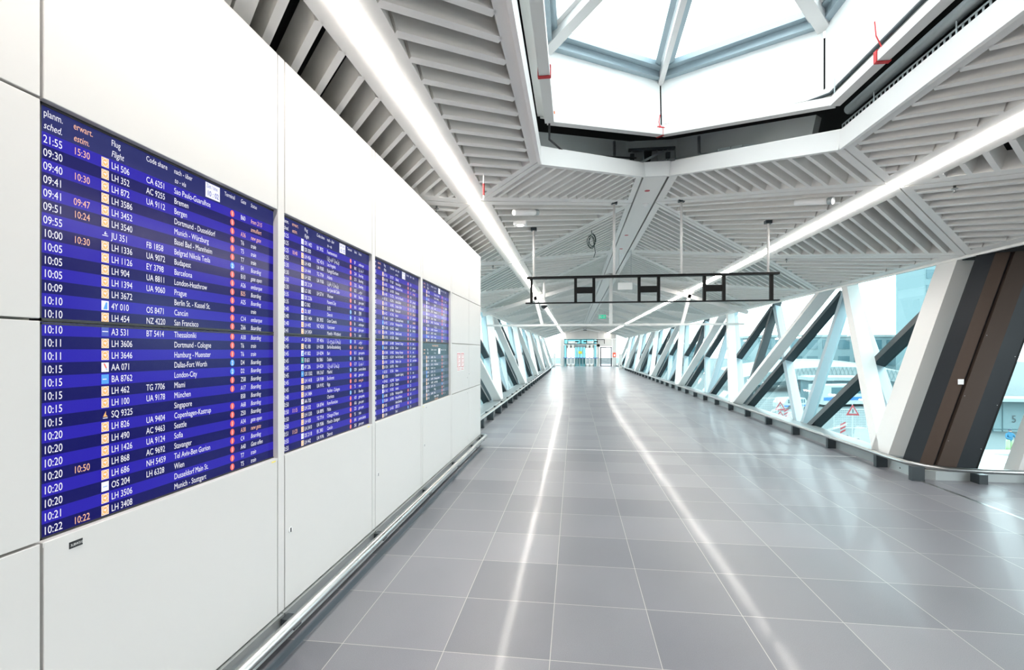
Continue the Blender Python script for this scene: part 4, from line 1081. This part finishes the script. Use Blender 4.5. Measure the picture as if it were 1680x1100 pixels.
vehicle('car', 24.3, 31.3, 4.2, 1.8, 1.30, .75, 'white car with red marking outside the near right window, below the worker', 'car', M['van'], M['signr'])
t = thing('flatbed_trolley', (27.6, 35.3, GZ), 'white flatbed trolley standing just in front of the worker', 'trolley')
MB().prism([(26.2, 34.6, GZ + .72), (28.9, 34.9, GZ + .72), (28.8, 36.2, GZ + .72), (26.1, 35.9, GZ + .72)], (0, 0, .16)).build('deck', M['van'], t)
for x, y in ((26.5, 34.9), (28.6, 35.1), (26.4, 35.7), (28.5, 35.9)):
    MB().tube([(x, y, GZ + .2), (x, y, GZ + .72)], .04, 8).build('leg', M['galv'], t)
    MB().disc((x, y - .05, GZ + .16), (0, 1, 0), .16, .1, 14).build('wheel', M['tyre'], t)
# warning triangles
def tri(mb, x, y, z, s, mi, dy=0):
    mb.prism([(x - s / 2, y + dy, z), (x + s / 2, y + dy, z), (x, y + dy, z + s * .87)], (0, .03, 0), mi)
def warn(x, y, zs, label, s=1.05):
    t = thing('warning_sign', (x, y, GZ), label, 'road sign', 'triangular warning signs outside')
    MB().tube([(x, y + .06, GZ), (x, y + .06, zs[0] + s * .9)], .04, 8).build('pole', M['galv'], t)
    for z in zs:
        m = MB(); tri(m, x, y, z, s, 0); tri(m, x, y - .02, z + s * .14, s * .62, 1)
        m.box(x - .035, x + .035, y - .035, y - .02, z + s * .22, z + s * .48, 2)
        m.build('plate', [M['signr'], M['signw'], M['mull']], t)
    MB().box(x - .4, x + .4, y - .2, y + .3, GZ, GZ + .15).build('foot', M['mull'], t)
warn(23.2, 43.9, [-3.75], 'single triangular warning sign on a pole behind the nearest low mullion')
warn(20.7, 52.0, [-4.35, -5.30], 'two triangular warning signs stacked on one pole beyond the right glazing')
def bake(x, y, label):
    t = thing('traffic_bake', (x, y, GZ), label, 'traffic beacon', 'striped traffic beacons outside')
    MB().box(x - .22, x + .22, y, y + .06, GZ + .12, GZ + 1.15).build('board', M['signw'], t)
    m = MB()
    for i in range(3):
        z = GZ + .22 + .32 * i
        m.prism([(x - .22, y - .005, z), (x + .22, y - .005, z + .25), (x + .22, y - .005, z + .41), (x - .22, y - .005, z + .16)], (0, .004, 0))
    m.build('red_stripes', M['signr'], t)
    MB().box(x - .35, x + .35, y - .15, y + .25, GZ, GZ + .12).build('foot', M['mull'], t)
bake(23.35, 45.7, 'red and white striped beacon left of the single warning sign')
bake(22.6, 55.3, 'red and white striped beacon right of the stacked warning signs')
t = thing('no_entry_sign', (21.4, 45.8, GZ), 'round red and white sign low behind the dark mullion foot', 'road sign')
MB().disc((21.4, 45.8, GZ + .75), (0, -1, 0), .36, .03, 24).build('plate', M['signw'], t)
m = MB(); m.beam((21.17, 45.75, GZ + .98), (21.63, 45.75, GZ + .52), .14, .02, up=(0, 1, 0)); m.build('red_bar', M['signr'], t)
MB().tube([(21.4, 45.85, GZ), (21.4, 45.85, GZ + 1.1)], .03, 8).build('pole', M['galv'], t)
# site fence
for i, (x, y) in enumerate(((24.5, 49.5), (27.6, 49.9), (30.7, 50.3), (20.6, 60), (23.7, 60.4))):
    names = ('right of the single warning sign', 'middle of the near row', 'right end of the near row', 'left end of the far row', 'right end of the far row')
    t = thing('mesh_fence_panel', (x + 1.5, y, GZ), f'grey site fence panel outside, {names[i]}', 'fence', 'site fence panels outside')
    m = MB()
    for a, bb in (((x, y, GZ), (x, y, GZ + 1.9)), ((x + 3, y + .3, GZ), (x + 3, y + .3, GZ + 1.9)), ((x, y, GZ + 1.9), (x + 3, y + .3, GZ + 1.9)), ((x, y, GZ + .15), (x + 3, y + .3, GZ + .15))): m.tube([a, bb], .03, 6)
    m.build('frame', M['galv'], t)
    m = MB()
    for j in range(1, 15): m.tube([(x + .2 * j, y + .02 * j, GZ + .15), (x + .2 * j, y + .02 * j, GZ + 1.9)], .006, 4)
    for j in range(1, 8): m.tube([(x, y, GZ + .15 + .22 * j), (x + 3, y + .3, GZ + .15 + .22 * j)], .006, 4)
    m.build('mesh', M['galv'], t)
# gate wall with number
t = thing('numbered_gate_wall', (40, 50, GZ), 'blue grey wall with the number 5 behind the worker', 'wall panel')
MB().box(36.6, 48, 50.2, 50.6, GZ, -2.9).build('wall', M['bldg'], t)
m = MB(); text_into(m, [text('5', .95, (40.05, 50.15, -4.95), (1, 0, 0), (0, 0, 1), .9)]); m.build('number', M['mull'], t)
m = MB()
for x in (37.6, 38.5, 39.3, 42.1, 44.5): m.box(x, x + .06, 50.14, 50.2, GZ, -2.9)
m.box(36.6, 48, 50.13, 50.2, -5.0 - .6, -4.95 - .6)
m.build('panel_joints', M['bldgd'], t)
MB().box(36.0, 49, 48.6, 51, -2.9, -2.6).build('roof_slab', M['bwhite'], t)
# orange barrier post behind the far glazing
t = thing('barrier_arm', (5.6, 46, 0), 'orange barrier arm leaning outside the far right glazing', 'barrier')
MB().beam((5.65, 46.1, .9), (6.25, 46.1, 3.2), .18, .10).build('arm', M['orange'], t)
MB().beam((5.0, 46.1, 1.05), (5.75, 46.1, .85), .14, .10).build('cross_arm', M['paper'], t)
# worker
def skin_person():
    x, y = 31.5, 39.6
    t = thing('person', (x, y, GZ), 'person in blue jacket, dark cap and pale green trousers standing outside behind a white trolley', 'person')
    V_ = []; E_ = []; R_ = []
    def add(p, r, prev=None):
        V_.append((x + p[0], y + p[1], GZ + p[2])); R_.append(r)
        if prev is not None: E_.append((prev, len(V_) - 1))
        return len(V_) - 1
    pel = add((0, 0, .95), .16)
    wa = add((0, 0, 1.12), .15, pel); ch = add((0, -.02, 1.35), .18, wa); nk = add((0, -.02, 1.50), .07, ch); hd = add((0, -.03, 1.60), .09, nk); ht = add((0, -.03, 1.72), .085, hd)
    for s in (-1, 1):
        hp = add((s * .10, 0, .88), .11, pel); kn = add((s * .13, -.04, .50), .075, hp); an = add((s * .13, .02, .09), .05, kn); add((s * .14, -.14, .04), .045, an)
        sh_ = add((s * .20, -.02, 1.42), .075, ch); el = add((s * .30, -.08, 1.16), .055, sh_); wr = add((s * .16, -.30, 1.06), .04, el); add((s * .10, -.38, 1.06), .04, wr)
    me = bpy.data.meshes.new('body'); me.from_pydata(V_, E_, [])
    o = bpy.data.objects.new('body', me); COL.objects.link(o); o.parent = t; o.matrix_parent_inverse = Matrix.Translation(-V(t.location))
    o.modifiers.new('skin', 'SKIN'); 
    for i, v in enumerate(me.skin_vertices[0].data):
        v.radius = (R_[i], R_[i]); v.use_root = (i == 0)
    sd = o.modifiers.new('sub', 'SUBSURF'); sd.levels = 1; sd.render_levels = 2
    me.materials.append(M['jacket'])
    m = MB()
    for s in (-1, 1): m.tube([(x + s * .08, y, GZ + .98), (x + s * .11, y - .01, GZ + .85), (x + s * .13, y - .045, GZ + .50), (x + s * .13, y + .01, GZ + .10)], .125, 12)
    m.build('trousers', M['trous'], t, smooth=True)
    MB().lathe((x, y - .03, GZ + 1.66), [(.105, 0), (.11, .05), (.08, .12), (.001, .14)], 14).build('cap', M['cap'], t, smooth=True)
    MB().lathe((x, y - .05, GZ + 1.545), [(.001, 0), (.06, .02), (.088, .08), (.09, .12)], 14).build('face', M['skin'], t, smooth=True)
skin_person()
